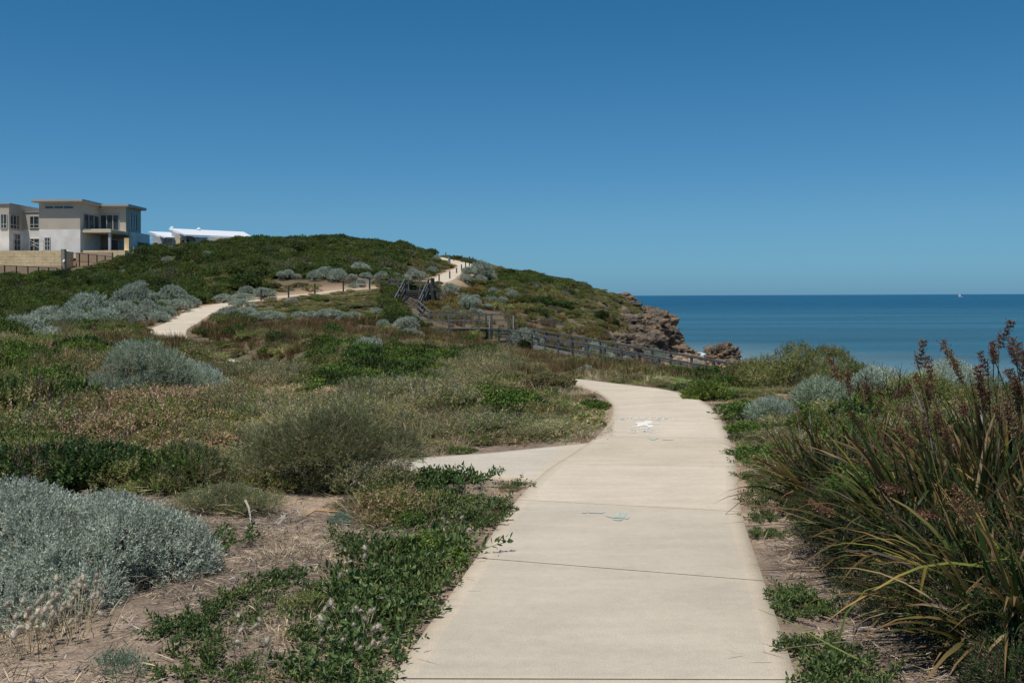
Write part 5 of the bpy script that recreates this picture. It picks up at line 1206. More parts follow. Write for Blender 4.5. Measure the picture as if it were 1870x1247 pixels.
# ---- foreground silver bush
lb_ = lumps(1.15, .72, .52, 38, .15, .27, r2, .2); lb_ = [(q[0] - .22, q[1], q[2], q[3], q[4], q[5]) for q in lb_] + [(.1, -.70, .05, .26, .22, .20), (.42, -.60, .05, .22, .2, .16), (-.15, -.74, .03, .2, .2, .15), (.26, -.88, .0, .18, .16, .12), (-1.5, 0, 0, .6, .5, .35)]
sp_s = [sprig(16, .105, .027, .0085, .95, r2, taper=.35) for _ in range(7)]
lb_ = [(q[0] * .93 - .02, q[1] * .95, q[2] * .95, q[3] * .9, q[4], q[5] * .95) for q in lb_]
fm = foliage('foliage', lb_, 19000, sp_s, SILC, r2, up=.42, jit=.3, depth=.28, low=-.3, mat=M_SILVER, noise=.2, nsc=6, scale=(.75, 1.25))
plant('silver_bush', 'big dense silver grey saltbush in the left foreground', 'bush', (-2.78, 6.1, T(-2.78, 6.1) - .03), fm, stems_mesh('stems', lb_[:12], 40, r2, .009, M_DTWIG, .25))
# ---- silver olive bush in the middle distance at left
def silver_mesh(lobes, n, s=1.0, cols=SILC, up=.6):
    sp = [sprig(12, .13 * s, .045 * s, .012 * s, .6, r2, taper=.3) for _ in range(5)]
    return foliage('foliage', lobes, n, sp, cols, r2, up=up, jit=.35, depth=.35, mat=M_SILVER, noise=.25, nsc=3)
SIL2 = [((.33, .39, .28), 4), ((.43, .48, .36), 2), ((.22, .27, .17), 2)]
lb2 = lumps(.85, .6, 1.0, 30, .17, .32, r2, .3)
plant('silver_bush', 'large grey green bush standing alone in the heath at left centre', 'bush', W(262, 733, 16.3)[:2] + (-.03,), silver_mesh(lb2, 4200, .8, SIL2), stems_mesh('stems', lb2[:6], 40, r2, .012))
lb3 = [(0, 0, .12, .42, .4, .38), (.25, 0, .1, .3, .3, .3), (-.2, .1, .1, .3, .3, .3)]
plant('silver_bush', 'paler silver bush touching the right side of the large grey green bush', 'bush', W(346, 724, 16.9)[:2] + (-.02,), silver_mesh([tuple(v * 1.25 for v in l) for l in lb3], 1900, .8), stems_mesh('stems', lb3, 20, r2, .01))
plant('silver_bush', 'low grey tuft at the left foot of the large grey green bush', 'bush', W(190, 735, 15.8)[:2] + (-.02,), silver_mesh(lb3, 900, .8, SIL2), stems_mesh('stems', lb3, 12, r2, .01))
plant('silver_bush', 'small silver bush low on the right verge beyond the path bend', 'bush', W(1408, 775, 13.6)[:2] + (-.02,), silver_mesh([tuple(v * .66 for v in l) for l in lb3], 1300, .6), stems_mesh('stems', lb3, 12, r2, .008), group=None)
plant('silver_bush', 'spreading silver bush behind the small one on the right verge', 'bush', W(1500, 742, 15.6)[:2] + (-.02,), silver_mesh([tuple(v * .85 for v in l) for l in lb3], 1300, .8, SIL2), stems_mesh('stems', lb3, 12, r2, .008))
plant('silver_bush', 'grey silver bush just left of the tall sedges against the sea', 'bush', W(1605, 715, 17.5)[:2] + (-.02,), silver_mesh([tuple(v * .9 for v in l) for l in lb3], 1300, .8), stems_mesh('stems', lb3, 12, r2, .008))
plant('silver_bush', 'grey silver bush seen through the tall sedges against the sea', 'bush', W(1735, 705, 17.5)[:2] + (-.02,), silver_mesh([tuple(v * 1.15 for v in l) for l in lb3], 1500, .8), stems_mesh('stems', lb3, 12, r2, .008))

# ---- scattered silver bushes in the hollow and on the hill
protoS = []
for k in range(5):
    lo = lumps(1.0, r2.uniform(.7, 1), .72, 17, .2, .36, r2, .3)
    sp = [sprig(9, .17, .085, .035, .75, r2, taper=.3) for _ in range(4)]
    protoS.append((foliage('foliage', lo, 1000, sp, [(SIL, 4), (SILL, 1.5), (SILD, 2), ((.22, .20, .17), .6)], r2, up=.5, jit=.4, depth=.3, mat=M_SILVER, noise=.25, nsc=2), stems_mesh('stems', lo[:6], 22, r2, .02)))
for nS, (x, y, rs, lab, isbig) in enumerate(SPOS):
    rs *= .98 if 'level far path' in lab else (1.22 if 'long bank' in lab else 1.08); fmesh, smesh = protoS[nS % 5]; h_ = r2.uniform(.8, 1.3) * (.85 if y < 60 else 1) * (.6 if 'level far path' in lab else 1)
    plant('silver_bush', 'largest ' + lab if isbig else lab, 'bush', (x, y, T(x, y) + (.12 if y > 70 else -.04)), fmesh, smesh, None if isbig else lab.replace('silver bush', 'silver bushes'), r2.uniform(0, 6.28), (rs, rs, rs * h_))

# ---- green bushes one can tell apart
def green_mesh(Rr, h, n, leaf, cols, lob=8, rr=r2, mat=M_GLOSS, flat=.8):
    lo = rand_lobes(rr, lob, Rr, h, small=(.3, .5)); lo += [(math.cos(a) * q * Rr, math.sin(a) * q * Rr, h * (.75 - .4 * q), Rr * .22, Rr * .22, h * .28) for a, q in zip(rr.uniform(0, 6.28, 10), rr.uniform(.1, .8, 10))]
    sp = [sprig(9, leaf * 2.3, leaf, leaf * .55, .95, rr) for _ in range(5)]
    return foliage('foliage', lo, n, sp, cols, rr, up=.5, mat=mat, noise=.35, nsc=3 / Rr, depth=.35), stems_mesh('stems', lo[:5], 26, rr, .01 * Rr + .003)
gb = [(742, 700, 130, .55, .05, 'bright green leafy shrub mound left of the path bend', [(G_DK, 2), (G_BR, 4), (G_MD, 2)], 2600), (635, 735, 110, .5, .05, 'bright green shrub in front of the larger green mound', [(G_DK, 3), (G_BR, 4), (G_YL, 1)], 2200),
      (700, 735, 90, .35, .05, 'low green shrub filling the gap between two green mounds', [(G_DK, 2), (G_BR, 3)], 1600),
      (1020, 650, 62, .8, .07, 'dark green rounded bush below the start of the ramp', [(G_DK, 5), (G_MD, 1)], 1500), (1292, 728, 90, .5, .05, 'yellow green shrub on the outer edge of the path bend', [(G_BR, 3), (G_YL, 3), (G_MD, 2)], 2200),
      (1392, 690, 110, .95, .05, 'bright green bush hiding the lower end of the timber ramp', [(G_BR, 4), (G_YL, 2), (G_MD, 2)], 2400), (1340, 705, 80, .45, .05, 'green shrub between the path bend and the end of the ramp', [(G_BR, 4), (G_YL, 1), (G_DK, 2)], 1800),
      (1100, 588, 30, 1.2, .12, 'dark green bush on the headland right of the pale ledge', [(G_DK, 6), (G_MD, .5)], 900), (1118, 598, 26, 1.0, .12, 'dark green bush lower right of its twin on the headland', [(G_DK, 6), (G_MD, .5)], 900),
      (831, 472, 20, 1.2, .12, 'dark bush standing up on the skyline above the path bend', [(G_DK, 4), (G_MD, 1), (SILD, 1)], 700), (958, 645, 24, .8, .08, 'small dark green bush in the heath left of the ramp', [(G_DK, 5), (G_MD, 1)], 700), (874, 652, 44, .5, .06, 'dark green low bush in pale grey heath left of the path', [(G_DK, 4), (G_MD, 2)], 900),
      (1000, 712, 100, .5, .045, 'dry olive tangled shrub at the inner corner where the path bends away', [(OLV, 3), (BRN, 1.5), (GRT, 1.5), (OLG, 2)], 1900), (935, 705, 110, .45, .045, 'dry olive shrub left of the one at the inner corner of the bend', [(OLV, 3), (BRN, 1), (TAN, 1), (OLG, 2)], 1900),
      (535, 676, 120, .5, .06, 'low olive shrub filling the hollow left of the bright green patch', [(OLV, 3), (G_MD, 2), (OLG, 2)], 1500), (468, 655, 90, .5, .06, 'small olive shrub behind the large grey green bush to its right', [(OLV, 3), (OLG, 3)], 1200), (600, 668, 100, .45, .06, 'green olive shrub on the far side of the bright green patch', [(G_MD, 3), (OLV, 2)], 1400),
      (440, 672, 110, .55, .06, 'olive green shrub in the hollow right of the large grey green bush', [(G_MD, 3), (OLV, 3), (G_YL, 1)], 1500), (500, 660, 90, .5, .06, 'olive shrub in the hollow before the brown sedges', [(OLV, 3), (G_MD, 2)], 1300),
      (868, 608, 50, .6, .08, 'olive green bush in front of the level landing', [(G_YL, 2), (G_MD, 3), (OLV, 2)], 1000), (455, 690, 120, .4, .05, 'low green shrub right of the large grey green bush', [(G_DK, 3), (G_MD, 3)], 1500),
      (900, 765, 90, .35, .04, 'dark olive low shrub left of the cyclist stencil', [(G_DK, 3), (OLV, 3), (G_MD, 1)], 1800), (1080, 745, 60, .3, .04, 'small green shrub inside the path bend', [(G_MD, 3), (G_BR, 2), (OLV, 1)], 1300)]
for px, py, w_, hr, leaf, lb, cols, n in gb:
    x, y, z = cast(px, py); Rr = w_ / 2 / F * y
    fm, stm = green_mesh(Rr, hr if y > 60 else Rr * hr * 1.25, n, leaf * (1 if y < 60 else 1.2), cols)
    plant('green_bush', lb, 'bush', (x, y, T(x, y) - .04), fm, stm)
for k, (px, Y_, rx, h_, lb) in enumerate([(1440, 19.5, .95, .85, 'olive mounded shrub left of the silver bushes on the right bank'), (1500, 20.5, 1.0, .95, 'olive mounded shrub on the right bank against the sea'), (1375, 21, .8, .6, 'low olive shrub beside the bright green bush at the ramp end'), (1555, 18.5, .8, .6, 'olive green shrub at the foot of the bare twiggy shrub'), (1680, 16.5, .9, .55, 'olive green shrub on the bank top behind the tall sedges'), (1800, 16, 1.0, .5, 'olive shrub on the bank top at the right edge')]):
    x = (px - CX) / F * Y_; lo = lumps(rx, rx * .8, h_, 18, .18, .32, r2, .3); sp = [sprig(10, .12, .045, .014, .9, r2) for _ in range(5)]
    plant('olive_shrub', lb, 'shrub', (x, Y_, T(x, Y_) - .04), foliage('foliage', lo, 2300, sp, [(OLV, 3), (OLG, 3), (G_MD, 1.5 if k != 3 else 4), (TAN, .8)], r2, up=.5, depth=.4, noise=.3, nsc=3), stems_mesh('stems', lo[:8], 20, r2, .01))
fm, stm = green_mesh(.9, .85, 1800, .07, [(OLV, 3), (G_MD, 2), (OLG, 2)])
plant('green_bush', 'olive green bush standing in the hollow behind the large grey green bush', 'bush', (-10.9, 38, T(-10.9, 38) - .05), fm, stm)
# ---- needle leaved shrub by the branch path with bare grey branches
lo = lumps(.92, .62, .72, 24, .14, .3, r2, .35)
sp = [sprig(15, .16, .05, .005, .5, r2, taper=.2) for _ in range(6)]
fm = foliage('foliage', lo, 5200, sp, [((.26, .255, .13), 4), (OLG, 3), ((.38, .32, .18), 1.8), ((.17, .185, .095), 2)], r2, up=.5, jit=.6, depth=.5, noise=.35, nsc=3)
plant('needle_shrub', 'grey olive needle leaved shrub beside the left end of the branch path', 'shrub', (-1.62, 9.0, -.03), fm, stems_mesh('branches', lo, 110, r2, .009, M_TWIG, .5), sname='branches', scale=(1.0, .9, .86))
fm = foliage('foliage', [tuple(v * .75 for v in l) for l in lo], 2800, sp, [((.19, .20, .12), 4), (OLG, 3), (TAN, 1)], r2, up=.6, jit=.45, depth=.45, noise=.2, nsc=4)
plant('needle_shrub', 'low needle leaved shrub just behind the right side of the big silver bush', 'shrub', (-2.25, 7.9, -.03), fm, stems_mesh('branches', lo, 50, r2, .006, M_TWIG, .3), sname='branches', scale=(.7, .5, .42))
plant('needle_shrub', 'sprawling needle leaved shrub left of the grey olive one', 'shrub', (-3.0, 9.1, -.03), fm, stems_mesh('branches', lo, 50, r2, .006, M_TWIG, .3), rz=2., sname='branches', scale=(1.1, .7, .65))
# ---- pale twisted dead branches
for k, (pts, lb) in enumerate([([(640, 868, 8.6, .18), (668, 882, 8.4, .14), (695, 908, 8.0, .06), (725, 925, 7.9, .02)], 'pale bent dead branch reaching right from under the needle shrub'),
                               ([(560, 925, 7.9, .02), (600, 918, 7.9, .05), (640, 925, 7.8, .03), (655, 932, 7.7, .01)], 'orange tan dead stick lying left of the pale bent branch'),
                               ([(448, 905, 7.6, .2), (456, 930, 7.5, .12), (466, 955, 7.3, .02)], 'thin upright bleached twig behind the big silver bush'),
                               ([(505, 945, 7.5, .03), (525, 915, 7.6, .1), (555, 905, 7.8, .12)], 'thin arched bleached twig on the litter left of the path')]):
    m_ = MB(); P_ = []
    for px, py, Y, h in pts: q = W(px, py, Y); P_.append((q[0], q[1], h))
    mid2 = [tuple((np.array(P_[i]) + np.array(P_[i + 1])) / 2 + r2.normal(0, .012, 3)) for i in range(len(P_) - 1)]
    Q_ = [P_[0]]
    for i in range(len(mid2)): Q_ += [mid2[i], P_[i + 1]]
    m_.tube(Q_, list(np.linspace(.009, .004, len(Q_))), 5)
    o_ = np.array(Q_); 
    for j in range(6):
        i = int(r2.integers(1, len(Q_) - 1)); e = o_[i] + r2.normal(0, .07, 3) * np.array([1, 1, .5]); m_.tube([o_[i], (o_[i] + e) / 2 + r2.normal(0, .01, 3), e], [.004, .003, .0015], 4)
    tag(m_.build('dead_branch', plain('bleached_wood', (.42, .36, .29), .85) if k != 1 else plain('tan_wood', (.45, .27, .13), .85)), lb, 'branch')

# ---- creeping broad leaved plants
def creeper_mesh(Rr, n, leaf, cols, rr, h=.12):
    nst = max(6, int(Rr * 40)); P, D = [], []; SP = []
    for i in range(nst):
        a = rr.uniform(0, 6.28); p_ = np.array([rr.normal(0, Rr * .35), rr.normal(0, Rr * .35), .015]); d = np.array([math.cos(a), math.sin(a), rr.uniform(.1, .5)])
        st_ = [p_.copy()]
        for j in range(7):
            d = d + rr.normal(0, .22, 3) * np.array([1, 1, .5]); d[2] = d[2] * .8 + (.03 if p_[2] < h * .6 else -.12); d /= np.linalg.norm(d); p_ = p_ + d * Rr * rr.uniform(.08, .13); p_[2] = max(p_[2], .01); st_.append(p_.copy())
            for _ in range(max(1, int(n / nst / 7))): P.append(p_ + rr.normal(0, leaf * .25, 3) * np.array([1, 1, .6])); D.append(d * .5 + np.array([0, 0, .75]) + rr.normal(0, .35, 3))
        SP.append(st_)
    P = np.array(P); D = np.array(D); P[:, 2] = np.maximum(P[:, 2], .01)
    sps = [oval_sprig(4, leaf * 1.3, leaf, leaf * .5, 1.0, rr) for _ in range(6)]
    B = frames(D, rr); s = rr.uniform(.7, 1.25, len(P)); Vs, Qs, Cs, off = [], [], [], 0; cc = np.array([c for c, w in cols]); w = np.array([w for c, w in cols], float); w /= w.sum()
    for i, (SV_, SQ) in enumerate(sps):
        k = np.arange(i, len(P), 6); V = np.einsum('kij,vj->kvi', B[k], SV_) * s[k][:, None, None] + P[k][:, None]
        Vs.append(V.reshape(-1, 3)); Qs.append((SQ[None] + (np.arange(len(k)) * len(SV_))[:, None, None] + off).reshape(-1, 4)); off += len(k) * len(SV_)
        lj = cc[rr.choice(len(cc), (len(k), len(SV_) // 4), p=w)] * rr.uniform(.75, 1.25, (len(k), len(SV_) // 4, 1)); Cs.append(np.repeat(lj, 4, 1).reshape(-1, 3))
    fm = npmesh('leaves', np.concatenate(Vs), [np.concatenate(Qs)], M_GLOSS, np.concatenate(Cs))
    m_ = MB()
    for st_ in SP: m_.tube(st_[::2] + [st_[-1]], .0022, 3, cap=False)
    return fm, m_.mesh('runners', M_RUN)
M_RUN = plain('green_runner', (.16, .19, .06), .6)
CR = [((.085, .135, .036), 4), ((.13, .18, .05), 3), ((.045, .085, .028), 3), ((.21, .24, .08), 1), ((.30, .22, .06), .12)]
protoC = [creeper_mesh(.36, 300, .042, CR, r2) for _ in range(3)] + [creeper_mesh(.38, 200, .05, CR, r2) for _ in range(2)]
crs = [(778, 878, 1.0), (830, 885, 1.05), (870, 912, .9), (900, 930, .8), (740, 905, .9), (800, 935, .9), (850, 950, .9), (885, 955, .75), (760, 960, .7), (800, 1005, 1.0), (835, 1020, .9), (770, 1045, .9), (725, 1010, .9), (650, 1000, .7), (620, 1010, .6), (700, 1045, 1.0), (660, 1075, .9), (735, 1085, 1.0), (780, 1075, .75), (690, 1120, 1.0), (640, 1125, .9), (740, 1130, .7), (600, 1085, .7), (650, 1180, .9), (690, 1180, .8), (600, 1150, .7), (560, 1170, .6), (610, 1225, .85), (660, 1235, .8), (560, 1240, .6), (540, 1070, .45), (510, 1085, .5), (450, 1115, .6), (470, 1150, .45), (410, 1140, .5), (360, 1165, .6), (330, 1185, .5), (400, 1010, .8), (420, 1050, .6), (370, 1215, .5), (350, 1243, .5), (430, 1235, .4), (300, 1150, .4), (950, 885, .45), (1390, 972, .42), (1370, 970, .4), (1415, 1100, .55), (1445, 1110, .6), (1425, 1080, .4), (1400, 1075, .35), (1490, 1190, .6), (1465, 1175, .4), (1510, 1235, .7), (1550, 1245, .6), (1380, 915, .5), (1395, 900, .5), (1372, 870, .55), (1395, 870, .55), (1365, 845, .5), (1400, 850, .5), (1420, 830, .5), (1370, 830, .4), (1355, 800, .5), (1380, 800, .6), (1362, 780, .5), (1410, 800, .5), (1350, 770, .4), (1395, 940, .4), (1375, 945, .35)]
def cr_label(px, py, s):
    if px > 1200:
        return 'small leafy green plant on the right edge of the path' if py < 1000 else 'leafy green creeper on the sand right of the nearest slab'
    if px == 950: return 'small leafy tuft in the corner between the branch slab and the main path'
    if py < 970: return 'leafy green creeper below the branch slab on the left verge'
    if px > 580: return 'leafy green creeper spilling over the left path edge in the foreground'
    return 'leafy green creeper on the sand beside the big silver bush'
for k, (px, py, s) in enumerate(crs):
    if px < 900 and k % 4 == 2: continue
    g_ = G(px, py, 0.); lb = cr_label(px, py, s); fmesh, smesh = protoC[k % 5]
    d_, _ = path_dist([g_[0]], [g_[1]]); x = g_[0]
    if d_[0] < .2 * s: x += (-1 if px < 1200 else 1) * (.2 * s - d_[0]) * 1.15
    plant('creeping_plant', lb, 'plant', (x, g_[1], max(T(x, g_[1]) + .0, -.03)), fmesh, smesh, None if px == 950 else lb.replace('creeper', 'creepers').replace('plant on', 'plants on'), r2.uniform(0, 6.28), (s, s, s * r2.uniform(.8, 1.3)), 'leaves', 'runners')
# ---- dark broad leaved mass behind the foreground bush
for k, (px, py, s) in enumerate([(-60, 905, 1), (10, 900, 1), (75, 895, 1), (135, 892, 1), (195, 885, .95), (245, 880, .8), (-130, 900, 1), (40, 860, .9), (110, 850, .8)]):
    if k == 0: fm, stm = green_mesh(.5, .42, 1500, .055, [((.03, .062, .018), 4), ((.065, .115, .032), 3), ((.12, .17, .05), 1.4), ((.16, .10, .05), .4)])
    g_ = G(px, py, 0.)
    plant('broadleaf_shrub', 'dark glossy broad leaved shrub behind the big silver bush', 'shrub', (g_[0], g_[1], -.04), fm, stm, 'dark broad leaved shrubs behind the big silver bush', r2.uniform(0, 6.28), (s, s * .8, s * .9))
# ---- bright small leaved shrubs inside the sedges at right
for k, (px, py, s, lb) in enumerate([(1560, 935, 1.0, 'bright green small leaved shrub under the sedges'), (1625, 905, 1.1, 'bright green small leaved shrub deeper in the sedges'), (1500, 880, .8, 'bright green low shrub left of the sedges'), (1480, 800, .9, 'green low shrub on the bank behind the sedges'), (1570, 830, 1.0, 'green shrub on the bank left of the tallest sedge heads'),
                                     (1720, 850, 1.2, 'green shrub behind the middle of the sedges'), (1830, 880, 1.2, 'green shrub behind the right side of the sedges')]):
    if k == 0: protoG = [green_mesh(.42, .42, 1900, .028, [((.07, .16, .02), 4), ((.11, .21, .03), 2.5), (G_MD, 2)]), green_mesh(.42, .42, 1700, .03, [((.05, .11, .02), 4), ((.09, .16, .03), 2), (OLV, 2)])]
    g_ = G(px, py, 0.) if k > 2 else [(2.5, 7.15, 0), (2.85, 7.5, 0), (2.42, 7.9, 0)][k]; s = s * ((1.15, 1.2, .75)[k] if k < 3 else 1); fm, stm = protoG[0 if k < 3 else 1]
    plant('green_bush', lb, 'bush', (g_[0], g_[1], -.05), fm, stm, None, r2.uniform(0, 6.28), s)
# ---- tall sedges on the right
SC_ = [((.026, .045, .009), 8), ((.05, .078, .012), 4), ((.19, .19, .03), 1.1), ((.22, .14, .055), 1.0), ((.34, .25, .15), .8), ((.27, .25, .24), .8), ((.06, .045, .03), 1.5)]
def head_mesh(rr, L=.23):
    n = 420; t = rr.random(n); a = rr.uniform(0, 6.28, n); br = np.floor(t * 7) / 7 * L
    off = rr.random(n) * .042 * rr.uniform(.3, 1.2, n) * (1 - .4 * t); P = np.stack([np.cos(a) * off, np.sin(a) * off, br + off * .9], -1) + rr.normal(0, .006, (n, 3))
    D = np.stack([np.cos(a), np.sin(a), rr.uniform(.2, 1.6, n)], -1); V, Q = leaf_quads(P, D, rr.normal(0, 1, (n, 3)), rr.uniform(.012, .024, n), rr.uniform(.006, .011, n))
    c = np.array([(.17, .09, .05), (.27, .15, .085), (.09, .05, .035)])[rr.integers(0, 3, n)] * rr.uniform(.7, 1.3, (n, 1))
    return npmesh('seed_head', V, [Q], M_STRAW, np.repeat(c, 4, 0))
HM = [head_mesh(r2) for _ in range(4)]
def sedge(loc, n, L, rad, heads, label, lean=.55, Y=None, dirb=(0, 0)):
    t = tag(empty('tall_sedge', loc), label, 'sedge'); n = int(n * 2.5); lean *= 1.5
    a = r2.uniform(0, 6.28, n); q = rad * r2.random(n) ** .6; b = np.stack([np.cos(a) * q, np.sin(a) * q, np.full(n, -.05)], -1)
    ln = lean * r2.uniform(.1, 1.5, n); a2 = a + r2.normal(0, .5, n); D = np.stack([np.cos(a2) * ln + dirb[0], np.sin(a2) * ln + dirb[1], np.ones(n)], -1)
    link('blades', blades('blades', b, D, L * r2.uniform(.5, 1.1, n), .029 * r2.uniform(.5, 1.2, n), SC_, r2, seg=8, bend=1.0, mat=M_LEAF, tip=(.22, .12, .05), fold=.18, kink=.22), t)
    n2 = n // 2; a = r2.uniform(0, 6.28, n2); q = rad * r2.random(n2) ** .5; b = np.stack([np.cos(a) * q, np.sin(a) * q, np.full(n2, -.03)], -1); D = np.stack([np.cos(a) * 1.1, np.sin(a) * 1.1, np.ones(n2) * .9], -1)
    link('dead_blades', blades('dead_blades', b, D, L * r2.uniform(.3, .75, n2), .012 * r2.uniform(.6, 1.2, n2), [((.26, .22, .18), 2), ((.36, .29, .2), 2), ((.13, .10, .08), 2)], r2, seg=6, bend=1.4, mat=M_STRAW, kink=.3), t)
    heads = [(a + r2.normal(0, 5), b + abs(r2.normal(6, 14)), c) if j else (a, b, c) for a, b, c in heads for j in ((0, 1) if r2.random() < .2 else (0,))]
    for k, (px, py, Yh) in enumerate(heads):
        p_ = Vector(W(px, py, Yh)) - Vector(loc); b0 = Vector((r2.normal(0, rad * .4), r2.normal(0, rad * .4), -.02)); mdp = b0 * .45 + p_ * .55; mdp.x -= p_.x * .12; mdp.z += .08
        m_ = MB(); m_.tube([b0, b0 * .75 + mdp * .25 + Vector((0, 0, .05)), mdp, p_], [.006, .0055, .005, .003], 5); s_ = m_.build('flower_stalk', M_STK, t)
        hd = link('seed_head', HM[int(r2.integers(4))], s_); d_ = (p_ - mdp).normalized(); hd.location = p_ - d_ * .12; hd.rotation_mode = 'QUATERNION'; d_ = (d_ + Vector(r2.normal(0, .28, 3))).normalized(); hd.rotation_quaternion = d_.to_track_quat('Z', 'Y'); sc_h = r2.uniform(.65, 1.0); hd.scale = (sc_h, sc_h, sc_h)
    return t
M_STK = plain('sedge_stalk', (.10, .11, .03), .6)
sedge((2.75, 6.3, -.03), 210, 1.15, .34, [(1670, 640, 6.3), (1699, 672, 6.4), (1691, 715, 6.3), (1665, 750, 6.1), (1705, 760, 6.0), (1655, 790, 6.0), (1700, 930, 5.6), (1685, 765, 6.3), (1640, 880, 5.6), (1730, 800, 6.1)], 'middle clump of tall dark sedge with brown seed heads on the right', dirb=(-.1, 0))
sedge((3.35, 6.9, -.03), 230, 1.25, .38, [(1734, 640, 7.0), (1740, 672, 6.9), (1787, 690, 6.8), (1824, 605, 6.9), (1815, 632, 6.8), (1803, 655, 6.8), (1755, 728, 6.7), (1790, 715, 6.9), (1830, 752, 6.5), (1800, 700, 7.1)], 'tallest clump of sedge with seed heads rising above the sea', dirb=(-.05, 0))
sedge((3.75, 7.3, -.03), 200, 1.25, .36, [(1851, 635, 7.2), (1862, 665, 7.1), (1860, 702, 7.0), (1880, 650, 7.0), (1845, 690, 7.3)], 'clump of sedge cut by the right edge of the photo, highest part')
sedge((2.65, 5.0, -.03), 190, 1.0, .32, [(1750, 925, 4.9), (1775, 905, 5.0), (1495, 925, 6.3)], 'nearest clump of sedge in the lower right corner', dirb=(-.12, 0))
sedge((2.42, 4.75, -.03), 70, .75, .2, [], 'short sedge tuft at the left foot of the nearest clump', lean=.7)
sedge((3.35, 5.5, -.03), 170, 1.15, .36, [(1835, 770, 5.6)], 'clump of sedge at the right edge behind the nearest one')
sedge((2.72, 7.9, -.03), 120, 1.0, .28, [(1536, 668, 8.0), (1545, 695, 7.9), (1575, 708, 7.9), (1600, 714, 7.8), (1570, 757, 7.8), (1605, 735, 7.8)], 'left hand clump of sedge with an arching brown head')
sedge((2.72, 9.1, -.03), 40, .8, .2, [(1487, 862, 8.0), (1500, 850, 8.2)], 'sparse sedge tuft on the sand left of the main clumps', lean=.5)
sedge((3.1, 8.6, -.03), 100, 1.0, .3, [(1640, 705, 8.6)], 'sedge clump between the green bank shrubs', lean=.7)
for k, (x_, y_, s_) in enumerate([(2.55, 5.6, 1.1), (2.9, 5.2, 1.2), (3.3, 6.2, 1.2), (2.5, 6.6, 1.0), (2.95, 7.2, 1.2), (2.35, 7.3, .9), (3.7, 6.4, 1.2), (3.0, 4.6, 1.1), (3.4, 5.0, 1.2), (2.6, 4.7, .8), (2.7, 8.2, 1.0), (3.4, 8.2, 1.2), (2.25, 4.75, .8), (2.05, 5.4, .7), (2.2, 6.1, .85), (2.6, 4.35, .9), (2.3, 5.1, .9), (2.45, 6.1, 1.1), (2.3, 6.7, .9), (2.9, 5.8, 1.3), (2.15, 4.4, .6), (3.2, 7.6, 1.3), (3.8, 7.2, 1.3)]):
    if k == 0: under = foliage('foliage', rand_lobes(r2, 6, .42, .5), 1300, [sprig(12, .12, .045, .009, .7, r2) for _ in range(5)], [((.08, .105, .035), 2), ((.20, .15, .10), .6), ((.04, .07, .02), 5), ((.05, .038, .028), 3)], r2, up=.35, jit=.6, depth=.6)
    plant('scrubby_undergrowth', 'olive and dead brown scrub tangled around the feet of the tall sedges', 'shrub', (x_, y_, -.04), under, None, 'scrub around the feet of the tall sedges', r2.uniform(0, 6.28), (s_, s_, s_ * .9))
# a bent blade leaning out over the sand
for k, (pts, c, wd, lb) in enumerate([([(1795, 1035, 4.9), (1735, 1028, 4.9), (1680, 1036, 4.9), (1640, 1052, 4.85), (1590, 1082, 4.8), (1545, 1108, 4.75), (1505, 1138, 4.75)], (.33, .19, .05), .019, 'long orange tipped blade drooping from the sedges towards the path'),
                                     ([(1690, 1035, 4.88), (1682, 1075, 4.85), (1678, 1105, 4.85)], (.24, .19, .03), .016, 'short yellow blade hanging from the orange tipped blade'),
                                     ([(1530, 1175, 4.9), (1545, 1120, 4.9), (1580, 1078, 4.9), (1640, 1060, 4.9)], (.10, .15, .03), .012, 'green arching blade rising from the sand beside the sedges'),
                                     ([(1640, 1240, 4.55), (1520, 1180, 4.7), (1440, 1135, 4.85), (1385, 1112, 4.95)], (.17, .20, .04), .013, 'yellow green blade lying over the small creeper at the path edge'),
                                     ([(1560, 1170, 4.75), (1500, 1175, 4.8), (1440, 1182, 4.85), (1395, 1198, 4.9), (1358, 1217, 4.9)], (.25, .20, .15), .006, 'thin brown dead blade lying over the right edge of the nearest slab')]):
    P_ = np.array([W(*q) for q in pts]); n = len(P_); d = np.gradient(P_, axis=0); s_ = np.cross(d, np.array([0, -.5, 1.])); s_ /= np.linalg.norm(s_, axis=1, keepdims=True)
    w_ = wd * np.linspace(1, .25, n) * .5; u_ = np.cross(s_, d / np.linalg.norm(d, axis=1, keepdims=True)) * (w_ * .5)[:, None]
    V = np.stack([P_ + s_ * w_[:, None] + u_, P_, P_ - s_ * w_[:, None] + u_], 1).reshape(-1, 3); ix = np.arange(n * 3).reshape(n, 3)
    Q = np.concatenate([np.stack([ix[:-1, j], ix[:-1, j + 1], ix[1:, j + 1], ix[1:, j]], -1) for j in (0, 1)])
    cl = np.array(c)[None] * np.linspace(.9, 1.1, n)[:, None] if k else np.array([(.17, .19, .03)] * 3 + [(.30, .22, .05), (.42, .22, .07), (.40, .2, .07), (.25, .15, .12)])
    tag(link('sedge_blade', npmesh('sedge_blade', V, [Q], M_LEAF, np.repeat(cl, 3, 0))), lb, 'leaf blade')
